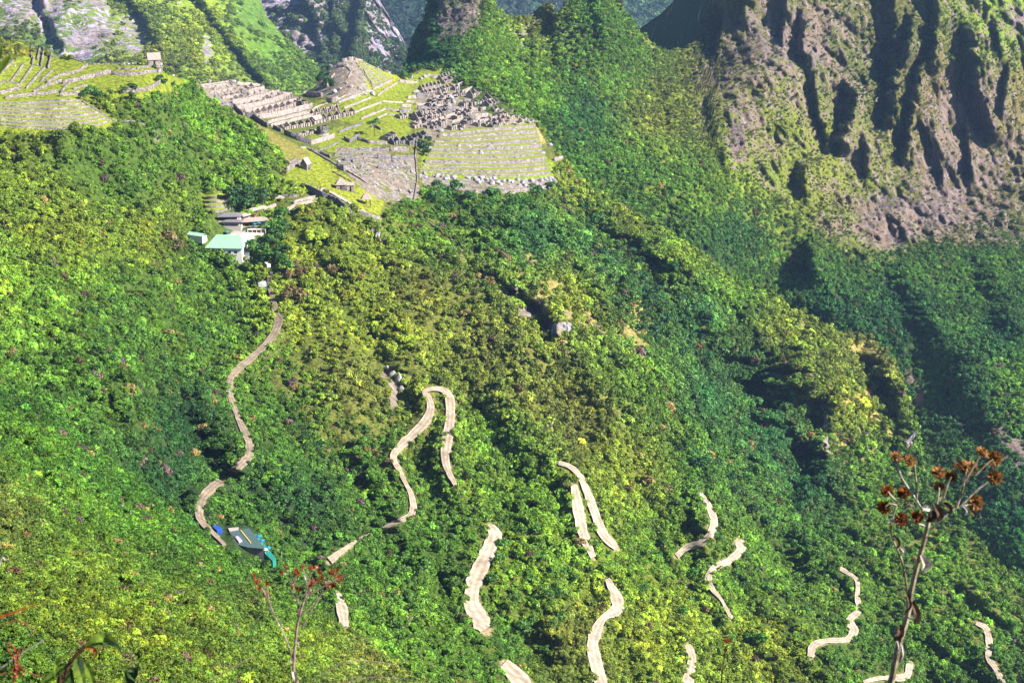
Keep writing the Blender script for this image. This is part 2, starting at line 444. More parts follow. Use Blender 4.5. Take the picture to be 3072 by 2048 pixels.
M_CTRL = [(-300, 100, 1260), (0, 120, 1250), (120, 160, 1270), (250, 200, 1240), (450, 196, 1250), (-300, 320, 1120), (0, 300, 1140), (200, 280, 1165), (400, 262, 1195), (520, 230, 1260), (300, 230, 1220),
          (0, 360, 1105), (250, 360, 1130), (560, 262, 1290), (500, 300, 1210),
          (620, 270, 1440), (700, 250, 1530), (880, 288, 1600), (740, 330, 1440), (860, 345, 1465), (960, 300, 1540), (1000, 260, 1560), (1060, 182, 1600), (1060, 260, 1545),
          (1100, 300, 1545), (1160, 225, 1640), (1230, 232, 1700), (1350, 200, 1760), (1500, 230, 1720), (1200, 280, 1600), (1300, 300, 1590), (1150, 340, 1500), (1120, 395, 1430),
          (1400, 260, 1680), (1500, 300, 1640), (1420, 330, 1590), (1590, 360, 1600), (1620, 400, 1560), (1680, 480, 1480), (1400, 400, 1475), (1300, 380, 1500), (1500, 400, 1500),
          (860, 400, 1370), (950, 410, 1390), (1000, 470, 1330), (1080, 460, 1350), (1200, 460, 1370), (1250, 450, 1405), (1400, 460, 1425), (1550, 460, 1455), (1250, 555, 1325), (1450, 560, 1350), (1650, 540, 1420),
          (1170, 600, 1270), (1230, 600, 1275), (900, 500, 1265), (930, 560, 1225), (1050, 560, 1250), (1100, 630, 1205), (850, 480, 1290), (1000, 620, 1190),
          (700, 620, 1175), (800, 600, 1190), (700, 700, 1140), (640, 740, 1120), (760, 700, 1140), (0, 440, 1075), (400, 400, 1150), (600, 450, 1200), (800, 480, 1240), (400, 600, 1070), (0, 600, 985), (-300, 600, 960), (200, 750, 930),
          (700, 850, 1080), (820, 900, 1050), (860, 960, 1010), (400, 1000, 850), (0, 1000, 740), (-300, 1000, 700), (690, 1130, 930), (730, 1280, 860), (770, 1340, 820), (600, 1500, 730), (480, 1250, 760), (300, 1300, 650), (0, 1400, 540), (0, 1700, 420), (-300, 1700, 400),
          (300, 2100, 400), (660, 1600, 690), (800, 1680, 690), (900, 1350, 850), (1000, 1640, 730), (1000, 2100, 540), (1300, 1170, 960), (1180, 1400, 880), (1240, 1530, 850), (1360, 1350, 900), (1380, 1480, 870), (1450, 1600, 830),
          (1430, 1850, 740), (1560, 2100, 660), (1750, 1420, 920), (1740, 1620, 870), (1840, 1820, 800), (1790, 2100, 700), (2110, 1490, 990), (2150, 1750, 900), (2060, 2100, 740),
          (2570, 1720, 1020), (2500, 1950, 880), (2730, 2100, 860), (2950, 1900, 960), (3300, 2100, 900), (3300, 2040, 930), (2150, 1560, 980), (2050, 1640, 940),
          (1100, 900, 1060), (1300, 800, 1140), (1450, 700, 1220), (1600, 640, 1300), (1750, 640, 1390), (1900, 700, 1400), (2060, 760, 1420), (2250, 870, 1440), (2440, 970, 1450), (2540, 1010, 1450), (2690, 1150, 1410),
          (1650, 900, 1120), (1600, 950, 1080), (1720, 1000, 1085), (1850, 1050, 1090), (1950, 900, 1240), (2060, 950, 1270), (2200, 1100, 1330), (2350, 1180, 1330), (2450, 1120, 1370), (2120, 1250, 1170), (2300, 1350, 1200),
          (2480, 1200, 1335), (2700, 1200, 1385), (2480, 1400, 1260), (2740, 1360, 1290), (2600, 1500, 1180), (2850, 1560, 1160), (2000, 1150, 1090), (1900, 1350, 980), (1650, 1300, 970), (2400, 1600, 1090), (2250, 1500, 1090), (2950, 1700, 1060)]
M_FOLDS = [([(2480, 1190), (2470, 1280), (2440, 1400), (2400, 1500)], 70, 60, 90), ([(2690, 1190), (2705, 1290), (2710, 1400)], 30, 22, 60),
           ([(2610, 1060), (2640, 1120), (2690, 1190)], 80, 60, 50), ([(2340, 1060), (2330, 1130), (2380, 1200)], 200, 90, 90), ([(2150, 1000), (2240, 1160), (2370, 1330)], 120, 60, 120),
           ([(1640, 925), (1652, 1000)], 66, 26, 36), ([(1440, 800), (1530, 860), (1610, 910), (1650, 960), (1664, 1010)], 46, 34, 50), ([(1700, 600), (1900, 740), (2100, 860), (2250, 960)], 110, 42, 130), ([(1800, 1000), (1830, 1060), (1870, 1110)], 40, 20, 60),
           ([(1960, 760), (2040, 900), (2120, 1050)], 90, 40, 120), ([(1340, 620), (1480, 760), (1640, 900)], 70, 16, 100),
           ([(560, 1180), (640, 1330), (700, 1420)], 90, 40, 110), ([(1050, 1330), (1120, 1480), (1230, 1700)], 90, 30, 110), ([(1480, 1180), (1560, 1400), (1640, 1650)], 90, 24, 120),
           ([(160, 1000), (260, 1150), (380, 1300)], 90, 24, 110), ([(330, 780), (480, 980), (620, 1160)], 90, 26, 130), ([(820, 300), (830, 330)], 16, 0, 30),
           ([(1900, 1180), (2000, 1400), (2100, 1650)], 100, 26, 120), ([(2200, 1330), (2330, 1560), (2460, 1760)], 90, 30, 100), ([(900, 640), (1060, 900), (1180, 1120)], 90, 16, 120), ([(1520, 1500), (1600, 1750), (1680, 2000)], 70, 16, 90),
           ([(1130, 214), (1135, 250)], 18, 0, 40)]
ROADS = {
 'dirt_road': [(806, 828, 10), (812, 870, 14), (820, 900, 18), (828, 940, 22), (836, 965, 24), (822, 1000, 20), (800, 1030, 17), (770, 1060, 17), (735, 1090, 19), (700, 1120, 20), (688, 1150, 20),
               (692, 1190, 17), (706, 1230, 15), (722, 1270, 17), (745, 1320, 22), (748, 1365, 24), (722, 1395, 22), (680, 1430, 22), (640, 1460, 24), (610, 1490, 26), (598, 1530, 26), (604, 1562, 20), (640, 1600, 12), (672, 1632, 9)],
 'hairpin_road': [(990, 1682, 24), (1030, 1650, 14), (1080, 1618, 10), (1140, 1590, 9), (1200, 1562, 14), (1232, 1545, 20), (1240, 1520, 22), (1232, 1480, 14), (1212, 1440, 12), (1198, 1410, 14), (1180, 1372, 20), (1200, 1340, 24), (1240, 1302, 26), (1278, 1262, 26),
                  (1292, 1225, 24), (1286, 1196, 20), (1274, 1176, 14), (1300, 1166, 12), (1332, 1172, 18), (1350, 1200, 24), (1350, 1260, 30), (1342, 1320, 30), (1336, 1370, 26), (1344, 1410, 18), (1366, 1455, 12)],
 'valley_road': [(1470, 1578, 20), (1484, 1604, 42), (1470, 1640, 44), (1448, 1690, 44), (1428, 1730, 50), (1418, 1764, 42), (1414, 1808, 46), (1434, 1850, 58), (1458, 1886, 40)],
 'stub_road': [(1012, 1780, 16), (1026, 1826, 34), (1034, 1880, 24)],
 'lower_road': [(1512, 1990, 30), (1540, 2018, 48), (1590, 2075, 52)],
 'slope_road': [(1676, 1388, 12), (1710, 1400, 14), (1740, 1428, 18), (1763, 1480, 24), (1786, 1541, 26), (1810, 1602, 26), (1850, 1644, 18)],
 'middle_road': [(1722, 1456, 18), (1733, 1518, 32), (1748, 1595, 32), (1780, 1672, 16)],
 'bottom_road': [(1822, 1736, 14), (1848, 1790, 34), (1852, 1826, 40), (1812, 1852, 20), (1792, 1885, 34), (1778, 1930, 34), (1786, 1980, 38), (1806, 2060, 40)],
 'outer_road': [(2030, 1668, 16), (2060, 1642, 20), (2100, 1630, 22), (2130, 1605, 24), (2142, 1565, 24), (2128, 1520, 18), (2100, 1478, 14)],
 'bend_road': [(2215, 1625, 26), (2225, 1645, 28), (2190, 1680, 22), (2140, 1706, 20), (2125, 1740, 20), (2140, 1770, 14), (2165, 1800, 8), (2195, 1856, 12)],
 'edge_road': [(2064, 1935, 20), (2076, 1980, 26), (2060, 2060, 40)],
 'far_road': [(2520, 1705, 12), (2550, 1722, 12), (2572, 1745, 12), (2572, 1790, 14), (2576, 1830, 18), (2548, 1860, 20), (2562, 1890, 26), (2540, 1918, 18), (2480, 1922, 16), (2440, 1936, 22), (2432, 1970, 20)],
 'right_road': [(2730, 1990, 20), (2715, 2030, 22), (2640, 2034, 14), (2590, 2046, 12)],
 'corner_road': [(2928, 1868, 10), (2958, 1885, 18), (2968, 1930, 22), (2966, 1970, 18), (2990, 2010, 16), (3010, 2050, 18)],
}
PATHS = {  # stone footpaths
 'entrance_path': [(802, 672, 9), (830, 650, 10), (862, 630, 10), (890, 616, 10), (930, 606, 9), (965, 592, 9), (966, 568, 7), (990, 576, 6), (1030, 598, 6), (1070, 622, 5), (1110, 645, 5), (1140, 655, 5)],
}
def road_mask(px, py, grow=1.0, add=0.0):
    m = np.full(np.broadcast(px, py).shape, 1e9)
    for d in (ROADS, PATHS):
        for line in d.values():
            for (x1, y1, w1), (x2, y2, w2) in zip(line[:-1], line[1:]):
                dx, dy = x2 - x1, y2 - y1
                t = np.clip(((px - x1) * dx + (py - y1) * dy) / (dx * dx + dy * dy + 1e-9), 0, 1)
                m = np.minimum(m, np.hypot(px - x1 - t * dx, py - y1 - t * dy) - 0.5 * grow * (w1 + t * (w2 - w1)) - add)
    return m
CITADEL = [(575, 240), (598, 263), (662, 314), (703, 344), (759, 375), (790, 397), (805, 426), (840, 459), (868, 492), (866, 520), (900, 540), (1000, 600), (1140, 660), (1150, 640), (1180, 606), (1250, 605), (1262, 560), (1300, 540), (1380, 560), (1500, 575), (1640, 560), (1690, 490), (1640, 410),
           (1560, 300), (1520, 250), (1460, 195), (1240, 190), (1130, 180), (1050, 160), (930, 260), (890, 280), (700, 235)]
def ribs(P, scale, octv, seed):
    # ribs and gullies that run down the slope towards the valley on the right
    Q = np.stack([P[..., 0] * 0.95 + P[..., 1] * 0.30, (-P[..., 0] * 0.30 + P[..., 1] * 0.95) / 3.2, P[..., 2] * 0.3], -1)
    return fbm(Q, scale, octv, seed, ridged=True)
def m_noise(P, x, y):
    return 12 * fbm(P, 130, 3, 71) + 2.5 * fbm(P, 24, 3, 77) + 24 * ribs(P, 62, 2, 81) + 13 * ribs(P, 26, 2, 83)
def m_damp(px, py):
    d = np.where(in_poly(px, py, CITADEL), 0.12, 1.0)
    d = np.minimum(d, 0.12 + 0.88 * smoothstep(0, 40, poly_dist(px, py, CITADEL + CITADEL[:1])) + 0 * px) if False else d
    d = np.where(d < 1, d, 0.12 + 0.88 * smoothstep(0, 60, poly_dist(px, py, CITADEL + CITADEL[:1])))
    left = np.where((py < 400) & (px < 560), 0.15, 1.0) * 1.0
    left = 0.15 + 0.85 * smoothstep(360, 470, py) if np.isscalar(py) else np.where(px < 560, 0.15 + 0.85 * smoothstep(360, 470, py), 1.0)
    d = np.minimum(d, left)
    lodge = smoothstep(60, 140, np.hypot(px - 680, (py - 690) * 1.2)) * 0.9 + 0.1
    shed = smoothstep(40, 110, np.hypot(px - 740, (py - 1630) * 1.1)) * 0.9 + 0.1
    rd = 0.3 + 0.7 * smoothstep(0, 50, road_mask(px, py))
    return np.minimum(np.minimum(d, lodge), np.minimum(shed, rd))
MR = Layer('ridge', M_CTRL, M_TOP, -460, 3440, 2150, 6, m_noise, M_FOLDS, damp=m_damp, back=(7, 16, 1.1))

# near slope below the viewpoint
E_TOP = [(-700, 1000), (-300, 1090), (-60, 1150), (40, 1196), (110, 1204), (180, 1268), (240, 1330), (300, 1356), (352, 1424), (420, 1452), (470, 1512), (530, 1540), (580, 1588), (640, 1640), (700, 1708), (770, 1722), (830, 1776), (880, 1812), (950, 1838), (1010, 1892), (1090, 1930), (1150, 1984), (1230, 2030), (1330, 2100), (1500, 2230), (2000, 2600), (3700, 2900)]
E_CTRL = [(-600, 1050, 560), (0, 1150, 470), (300, 1400, 430), (570, 1580, 420), (800, 1745, 400), (1100, 1950, 360), (1330, 2100, 330), (0, 1500, 330), (300, 1700, 290), (600, 1850, 280), (0, 1850, 235), (400, 2000, 225), (-600, 1700, 260),
          (800, 2050, 250), (0, 2150, 190), (1000, 2300, 220), (0, 2600, 120), (1000, 2700, 110), (-600, 2600, 120), (2200, 2800, 130), (3600, 2950, 150), (1700, 2400, 220)]
EN = Layer('near_slope', E_CTRL, E_TOP, -680, 2600, 2950, 9,
           lambda P, x, y: 6 * fbm(P, 50, 4, 91) + 9 * ribs(P, 26, 2, 95) + 4.0 * ribs(P, 10, 2, 96), [([(60, 1300), (260, 1560), (420, 1800)], 80, 12, 90), ([(330, 1500), (470, 1700), (640, 1950)], 70, 9, 90), ([(620, 1700), (760, 1850), (880, 2000)], 60, 8, 80)], back=(8, 10, 1.1))

# ------------------------------------------------------------------ ground colours
G_MID, G_DK, G_YL, G_TAN, G_OLV = (0.045, 0.085, 0.014), (0.02, 0.05, 0.016), (0.10, 0.14, 0.016), (0.26, 0.22, 0.08), (0.12, 0.13, 0.03)
G_LAWN, G_LAWN2 = (0.165, 0.205, 0.020), (0.20, 0.23, 0.022)
tF3 = tint_field([(1000, 0, (0.02, 0.04, 0.02)), (1700, 30, (0.02, 0.04, 0.03)), (1950, 50, (0.04, 0.09, 0.03)), (1250, 60, (0.02, 0.05, 0.03))])
tF2 = tint_field([(1000, 0, (0.07, 0.12, 0.03)), (1200, 200, (0.05, 0.10, 0.03))])
tF1 = tint_field([(0, 0, (0.09, 0.13, 0.03)), (500, 60, (0.15, 0.23, 0.025)), (600, 60, (0.24, 0.32, 0.02)), (680, 150, (0.22, 0.31, 0.02)), (740, 60, (0.07, 0.15, 0.03)), (850, 200, (0.10, 0.20, 0.02)), (450, 170, (0.16, 0.20, 0.03)), (200, 150, (0.08, 0.13, 0.03)), (700, 250, (0.15, 0.2, 0.04)), (780, 150, (0.09, 0.19, 0.02))])
tH = tint_field([(1300, 100, G_DK), (1500, 150, G_MID), (1700, 250, G_MID), (1600, 60, (0.10, 0.12, 0.02)), (1800, 50, G_MID), (1900, 200, (0.13, 0.15, 0.025)), (2200, 200, (0.10, 0.10, 0.035)), (2300, 400, (0.12, 0.14, 0.025)), (2250, 550, (0.12, 0.17, 0.02)),
                 (2450, 480, (0.14, 0.16, 0.025)), (2600, 650, (0.10, 0.12, 0.025)), (2800, 250, (0.11, 0.09, 0.035)), (2850, 600, (0.09, 0.075, 0.035)), (3000, 60, (0.13, 0.2, 0.02)), (3050, 300, (0.12, 0.10, 0.035)), (2550, 200, (0.08, 0.09, 0.03)),
                 (1800, 480, G_MID), (2100, 700, G_DK), (2600, 900, G_DK), (3000, 900, G_DK), (2900, 1300, G_DK), (2700, 1500, G_MID), (2000, 450, (0.14, 0.18, 0.02)), (2700, 100, (0.08, 0.08, 0.03))])
tM0 = tint_field([(100, 250, G_YL), (300, 500, G_MID), (200, 700, G_YL), (300, 1000, G_MID), (600, 900, G_MID), (1100, 850, G_YL), (1350, 900, G_OLV), (1500, 1100, G_OLV), (1600, 650, G_MID), (1650, 860, G_TAN), (1900, 950, G_TAN), (2000, 800, G_DK), (2200, 1000, G_DK),
                  (2560, 1190, G_TAN), (2600, 1040, G_TAN), (2300, 1400, G_DK), (1700, 1500, G_YL), (1000, 1200, G_OLV), (900, 1500, G_DK), (1200, 1700, G_MID), (1900, 1700, G_YL), (2100, 1950, G_YL), (1500, 480, G_OLV), (1350, 500, G_OLV), (2400, 1800, G_MID), (700, 1400, G_DK), (2000, 1100, G_YL)])
LAWNS = [  # grass of the ruins
 ([(150, 168), (262, 188), (300, 192), (440, 196), (520, 226), (560, 244), (545, 268), (480, 282), (420, 300), (240, 300), (130, 330), (0, 380), (-200, 380), (-200, 150), (0, 200), (90, 160)], G_LAWN),
 ([(0, 330), (250, 300), (360, 365), (330, 390), (240, 380), (100, 400), (0, 400), (-200, 400), (-200, 340)], (0.17, 0.21, 0.02)),
 ([(900, 320), (1000, 290), (1120, 240), (1180, 215), (1240, 225), (1300, 210), (1400, 190), (1400, 240), (1290, 260), (1260, 330), (1200, 400), (1100, 400), (1060, 370), (960, 350)], G_LAWN),
 ([(925, 410), (1020, 380), (1100, 370), (1240, 380), (1210, 420), (1150, 430), (1120, 450), (1040, 470), (960, 445)], G_LAWN),
 ([(870, 450), (920, 440), (1000, 500), (1090, 560), (1150, 600), (1145, 650), (1040, 610), (965, 560), (905, 530)], G_LAWN2),
 ([(575, 244), (610, 262), (670, 305), (730, 350), (800, 385), (900, 440), (930, 470), (880, 510), (866, 500), (840, 459), (805, 426), (790, 397), (759, 375), (703, 344), (662, 314), (598, 266)], (0.20, 0.185, 0.05)),
 ([(855, 500), (905, 500), (965, 560), (940, 570), (900, 560), (850, 540)], G_LAWN),
 ([(1080, 175), (1130, 195), (1180, 225), (1215, 240), (1110, 275), (1090, 230)], (0.22, 0.24, 0.02)),
 ([(1265, 450), (1330, 420), (1500, 420), (1640, 470), (1680, 510), (1640, 545), (1500, 560), (1270, 545)], (0.17, 0.24, 0.02)),
 ([(600, 575), (700, 570), (700, 625), (640, 640), (600, 600)], G_YL),
 ([(1470, 340), (1540, 300), (1600, 360), (1640, 430), (1560, 420), (1480, 400)], (0.33, 0.27, 0.10)),
 ([(1400, 190), (1500, 225), (1560, 300), (1500, 330), (1400, 260)], (0.2, 0.22, 0.06)),
]
STONY = [([(1010, 440), (1140, 440), (1180, 470), (1245, 470), (1262, 600), (1180, 606), (1130, 600), (1040, 520), (1000, 470)], 0.62), ([(980, 200), (1040, 168), (1090, 190), (1110, 280), (1060, 300), (1000, 300), (950, 290), (950, 240)], 0.62),
         ([(580, 245), (700, 240), (880, 285), (950, 320), (900, 350), (760, 360), (640, 310)], 0.6), ([(1240, 270), (1500, 230), (1600, 380), (1560, 430), (1300, 430), (1250, 360)], 0.55), ([(1258, 522), (1400, 533), (1520, 537), (1660, 528), (1680, 545), (1640, 580), (1400, 585), (1270, 560)], 0.62)]
def tintM(px, py):
    c = tM0(px, py)
    for poly, col in LAWNS:
        k = in_poly(px, py, poly)
        c[k] = col
    k = road_mask(px, py) < 1
    c[k] = (0.26, 0.21, 0.14)
    return c
def bl(px, py, x, y, rx, ry, v):
    return v * np.exp(-(((px - x) / rx) ** 2 + ((py - y) / ry) ** 2))
def rockM(px, py, P):
    r = np.zeros(px.shape)
    for poly, v in STONY: r = np.where(in_poly(px, py, poly), v, r)
    for a in [(1655, 985, 40, 42, .9), (1600, 930, 60, 34, .95), (1540, 880, 60, 24, .9), (1470, 835, 40, 16, .7), (1800, 1030, 60, 60, .6), (1850, 1100, 60, 40, .5), (1940, 1060, 30, 40, .5), (1180, 1180, 22, 60, .75), (1160, 1120, 18, 30, .6), (2480, 1300, 20, 120, .7), (2730, 1330, 24, 130, .7),
              (2590, 1290, 60, 30, .3), (1130, 690, 24, 20, .8), (470, 420, 30, 18, .5), (1680, 520, 20, 20, .5), (1420, 880, 20, 20, .4)]:
        r = np.maximum(r, bl(px, py, *a))
    return r
def rockH(px, py, P):
    c = cliffness(px, py)
    r = 0.42 * c
    for a in [(2330, 110, 130, 110, .26), (2460, 110, 110, 90, .12), (2900, 330, 90, 90, .22), (2850, 500, 110, 130, .2), (2250, 330, 70, 80, .1), (2680, 700, 60, 50, .5), (2640, 640, 60, 60, .3), (1390, 60, 70, 90, .3), (3000, 520, 60, 200, .12), (2780, 640, 120, 60, .28),
              (2210, 410, 22, 60, .4), (2560, 460, 60, 50, .2), (1960, 230, 30, 60, .45), (1760, 220, 14, 50, .5), (1880, 250, 16, 60, .5), (1620, 60, 40, 50, .5), (2730, 1130, 20, 40, .7), (2760, 1200, 18, 60, .75), (2850, 1145, 34, 34, .62), (3000, 1290, 60, 40, .6), (3050, 1370, 60, 50, .8),
              (1560, 120, 50, 60, .55), (2030, 480, 40, 60, .2), (2010, 420, 20, 60, .35), (2110, 230, 60, 60, .12), (1900, 90, 40, 40, .4), (3050, 60, 60, 60, .2)]:
        r = r + bl(px, py, *a)
    return np.minimum(r, 0.85)
def rockF1(px, py, P):
    r = 0.20 + 0 * px
    for a in [(80, 20, 200, 60, .36), (220, 120, 130, 60, .34), (420, 90, 60, 60, .3), (400, 150, 40, 30, .3), (620, 150, 20, 50, .5), (300, 40, 60, 90, .22), (235, 168, 40, 14, .4), (540, 20, 60, 60, .1), (900, 230, 30, 20, .1)]:
        r = r + bl(px, py, *a)
    r = r * (1 - 0.8 * smoothstep(640, 700, px))
    return r
obF3 = F3.build(M_FAR, tF3, lambda x, y, P: 0.2 + 0 * x)
obF2 = F2.build(M_FAR, tF2, lambda x, y, P: 0.74 - 0.5 * smoothstep(1130, 1230, x) * smoothstep(150, 0, y) - bl(x, y, 960, 200, 60, 60, .35) - bl(x, y, 1100, 60, 14, 50, .4))
obF1 = F1.build(M_FAR, tF1, rockF1)
obH = HP.build(M_CLIFF, tH, rockH)
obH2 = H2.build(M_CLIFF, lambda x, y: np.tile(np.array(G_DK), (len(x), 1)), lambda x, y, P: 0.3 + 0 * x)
obM = MR.build(M_TERR, tintM, rockM)
obE = EN.build(M_TERR, tint_field([(0, 1500, G_YL), (500, 1900, G_YL), (900, 2000, G_OLV), (2000, 2800, G_OLV)]), lambda x, y, P: np.maximum(np.maximum(bl(x, y, 370, 1510, 45, 40, .75), bl(x, y, 460, 1500, 30, 50, .6)), 0))

# valley floor far below, catching the foot of every slope
me = mesh_np('valley_floor', [(-4500, -600, -1100), (4500, -600, -1100), (4500, 8000, -1100), (-4500, 8000, -1100)], [(0, 1, 2, 3)])
vattr(me, 'tint', [G_DK] * 4); vattr(me, 'rock', [0] * 4, 'FLOAT')
setp(link('valley_floor', me, None, M_TERR), kind='structure')

# the air: pale blue haze that thickens with distance
def haze_box():
    me = bpy.data.meshes.new('haze')
    bm = bmesh.new(); bmesh.ops.create_cube(bm, size=1.0)
    for v in bm.verts:
        v.co = Vector((v.co.x * 9400, v.co.y * 9000 + 3700, 50 if v.co.z > 0 else -1101.5))
    bm.to_mesh(me); bm.free()
    m = bpy.data.materials.new('haze'); m.use_nodes = True
    n, l = m.node_tree.nodes, m.node_tree.links
    n.remove(n['Principled BSDF'])
    v = n.new('ShaderNodeVolumePrincipled')
    v.inputs['Color'].default_value = (0.36, 0.58, 1.0, 1); v.inputs['Density'].default_value = 2.8e-5
    v.inputs['Anisotropy'].default_value = 0.2
    l.new(v.outputs[0], n['Material Output'].inputs['Volume'])
    o = link('haze', me, None, m); o.data.materials.append(m) if not me.materials else None
    setp(o, kind='stuff')
haze_box()

# ------------------------------------------------------------------ vegetation
def crown_mesh(name, seed, nclump, nleaf, leaf, squash=0.85, spread=0.62, cr=0.42):
    r = np.random.RandomState(seed)
    # clump centres through an ellipsoid, more of them high up
    V, F, A = [], [], []
    cs = []
    for i in range(nclump):
        a = r.rand() * 2 * np.pi; h = r.rand() ** 0.7; q = spread * np.sqrt(1 - (h * 0.85) ** 2) * (0.35 + 0.65 * r.rand())
        cs.append((math.cos(a) * q, math.sin(a) * q, 0.25 + h * squash * 0.75, cr * (0.6 + 0.6 * r.rand())))
    tot = sum(c[3] ** 2 for c in cs)
    for cx, cy, cz, rr in cs:
        n = max(6, int(nleaf * rr * rr / tot))
        shade = r.rand()
        d = r.normal(size=(n, 3)); d /= np.linalg.norm(d, axis=1)[:, None]
        d[:, 2] = np.where(d[:, 2] < -0.35, -d[:, 2], d[:, 2])
        p = d * rr * (0.72 + 0.38 * r.rand(n, 1)) * np.array([1, 1, 0.8]) + np.array([cx, cy, cz])
        nrm = d + r.normal(size=(n, 3)) * 0.55; nrm /= np.linalg.norm(nrm, axis=1)[:, None]
        t = np.cross(nrm, r.normal(size=(n, 3))); t /= np.linalg.norm(t, axis=1)[:, None] + 1e-9
        b = np.cross(nrm, t)
        s = leaf * (0.6 + 0.8 * r.rand(n, 1)); e = s * (0.45 + 0.4 * r.rand(n, 1))
        q = np.stack([p - t * s, p - b * e, p + t * s, p + b * e], 1)
        k = len(V) * 0
        base = sum(len(x) for x in V)
        V.append(q.reshape(-1, 3)); F.append(np.arange(n * 4).reshape(n, 4) + base)
        A.append(np.repeat(np.clip(0.55 * shade + 0.45 * r.rand(n), 0, 1), 4))
    me = mesh_np(name, np.concatenate(V), np.concatenate(F))
    vattr(me, 'leaf', np.concatenate(A), 'FLOAT')
    me.materials.append(M_LEAF)
    return me
def make_collection(name, meshes):
    c = bpy.data.collections.new(name)
    for i, m in enumerate(meshes):
        o = bpy.data.objects.new('%s_%02d' % (name, i), m)
        c.objects.link(o)
    return c
CR_ROUND = [crown_mesh('crown', 100 + i, 9, 330, 0.125, 1.0, 0.7, 0.36) for i in range(5)]
CR_BUSH = [crown_mesh('bush', 200 + i, 6, 220, 0.15, 0.7, 0.75, 0.4) for i in range(4)]
CR_FINE = [crown_mesh('shrub', 300 + i, 10, 520, 0.10, 0.9, 0.75, 0.34) for i in range(5)]
C_ROUND = make_collection('crown_shapes', CR_ROUND)
C_BUSH = make_collection('bush_shapes', CR_BUSH)
C_FINE = make_collection('shrub_shapes', CR_FINE)

def scatter_group(coll):
    ng = bpy.data.node_groups.new('scatter_' + coll.name, 'GeometryNodeTree')
    ng.interface.new_socket('Geometry', in_out='INPUT', socket_type='NodeSocketGeometry')
    ng.interface.new_socket('Geometry', in_out='OUTPUT', socket_type='NodeSocketGeometry')
    n, l = ng.nodes, ng.links
    gi = n.new('NodeGroupInput'); go = n.new('NodeGroupOutput')
    ci = n.new('GeometryNodeCollectionInfo'); ci.inputs['Collection'].default_value = coll
    ci.inputs['Separate Children'].default_value = True; ci.inputs['Reset Children'].default_value = True
    iop = n.new('GeometryNodeInstanceOnPoints'); iop.inputs['Pick Instance'].default_value = True
    def na(name, t):
        a = n.new('GeometryNodeInputNamedAttribute'); a.data_type = t; a.inputs['Name'].default_value = name
        return a.outputs['Attribute']
    l.new(gi.outputs[0], iop.inputs['Points']); l.new(ci.outputs[0], iop.inputs['Instance'])
    l.new(na('variant', 'INT'), iop.inputs['Instance Index'])
    l.new(na('rot', 'FLOAT_VECTOR'), iop.inputs['Rotation']); l.new(na('scl', 'FLOAT_VECTOR'), iop.inputs['Scale'])
    l.new(iop.outputs[0], go.inputs[0])
    return ng
GN = {c.name: scatter_group(c) for c in (C_ROUND, C_BUSH, C_FINE)}
def scatter(name, coll, P, size, tint, rs, label, cat, tall=(0.75, 1.25), lean=0.18):
    n = len(P)
    me = bpy.data.meshes.new(name)
    me.vertices.add(n); me.vertices.foreach_set('co', P.astype(np.float32).ravel())
    vattr(me, 'tint', tint, 'FLOAT_VECTOR')
    rot = np.stack([rs.normal(size=n) * lean, rs.normal(size=n) * lean, rs.rand(n) * 6.283], -1)
    vattr(me, 'rot', rot, 'FLOAT_VECTOR')
    h = size * (tall[0] + (tall[1] - tall[0]) * rs.rand(n))
    vattr(me, 'scl', np.stack([size, size, h], -1), 'FLOAT_VECTOR')
    a = me.attributes.new('variant', 'INT', 'POINT')
    a.data.foreach_set('value', rs.randint(0, len(coll.objects), n).astype(np.int32))
    o = link(name, me)
    md = o.modifiers.new('scatter', 'NODES'); md.node_group = GN[coll.name]
    setp(o, label, cat, kind='stuff')
    return o

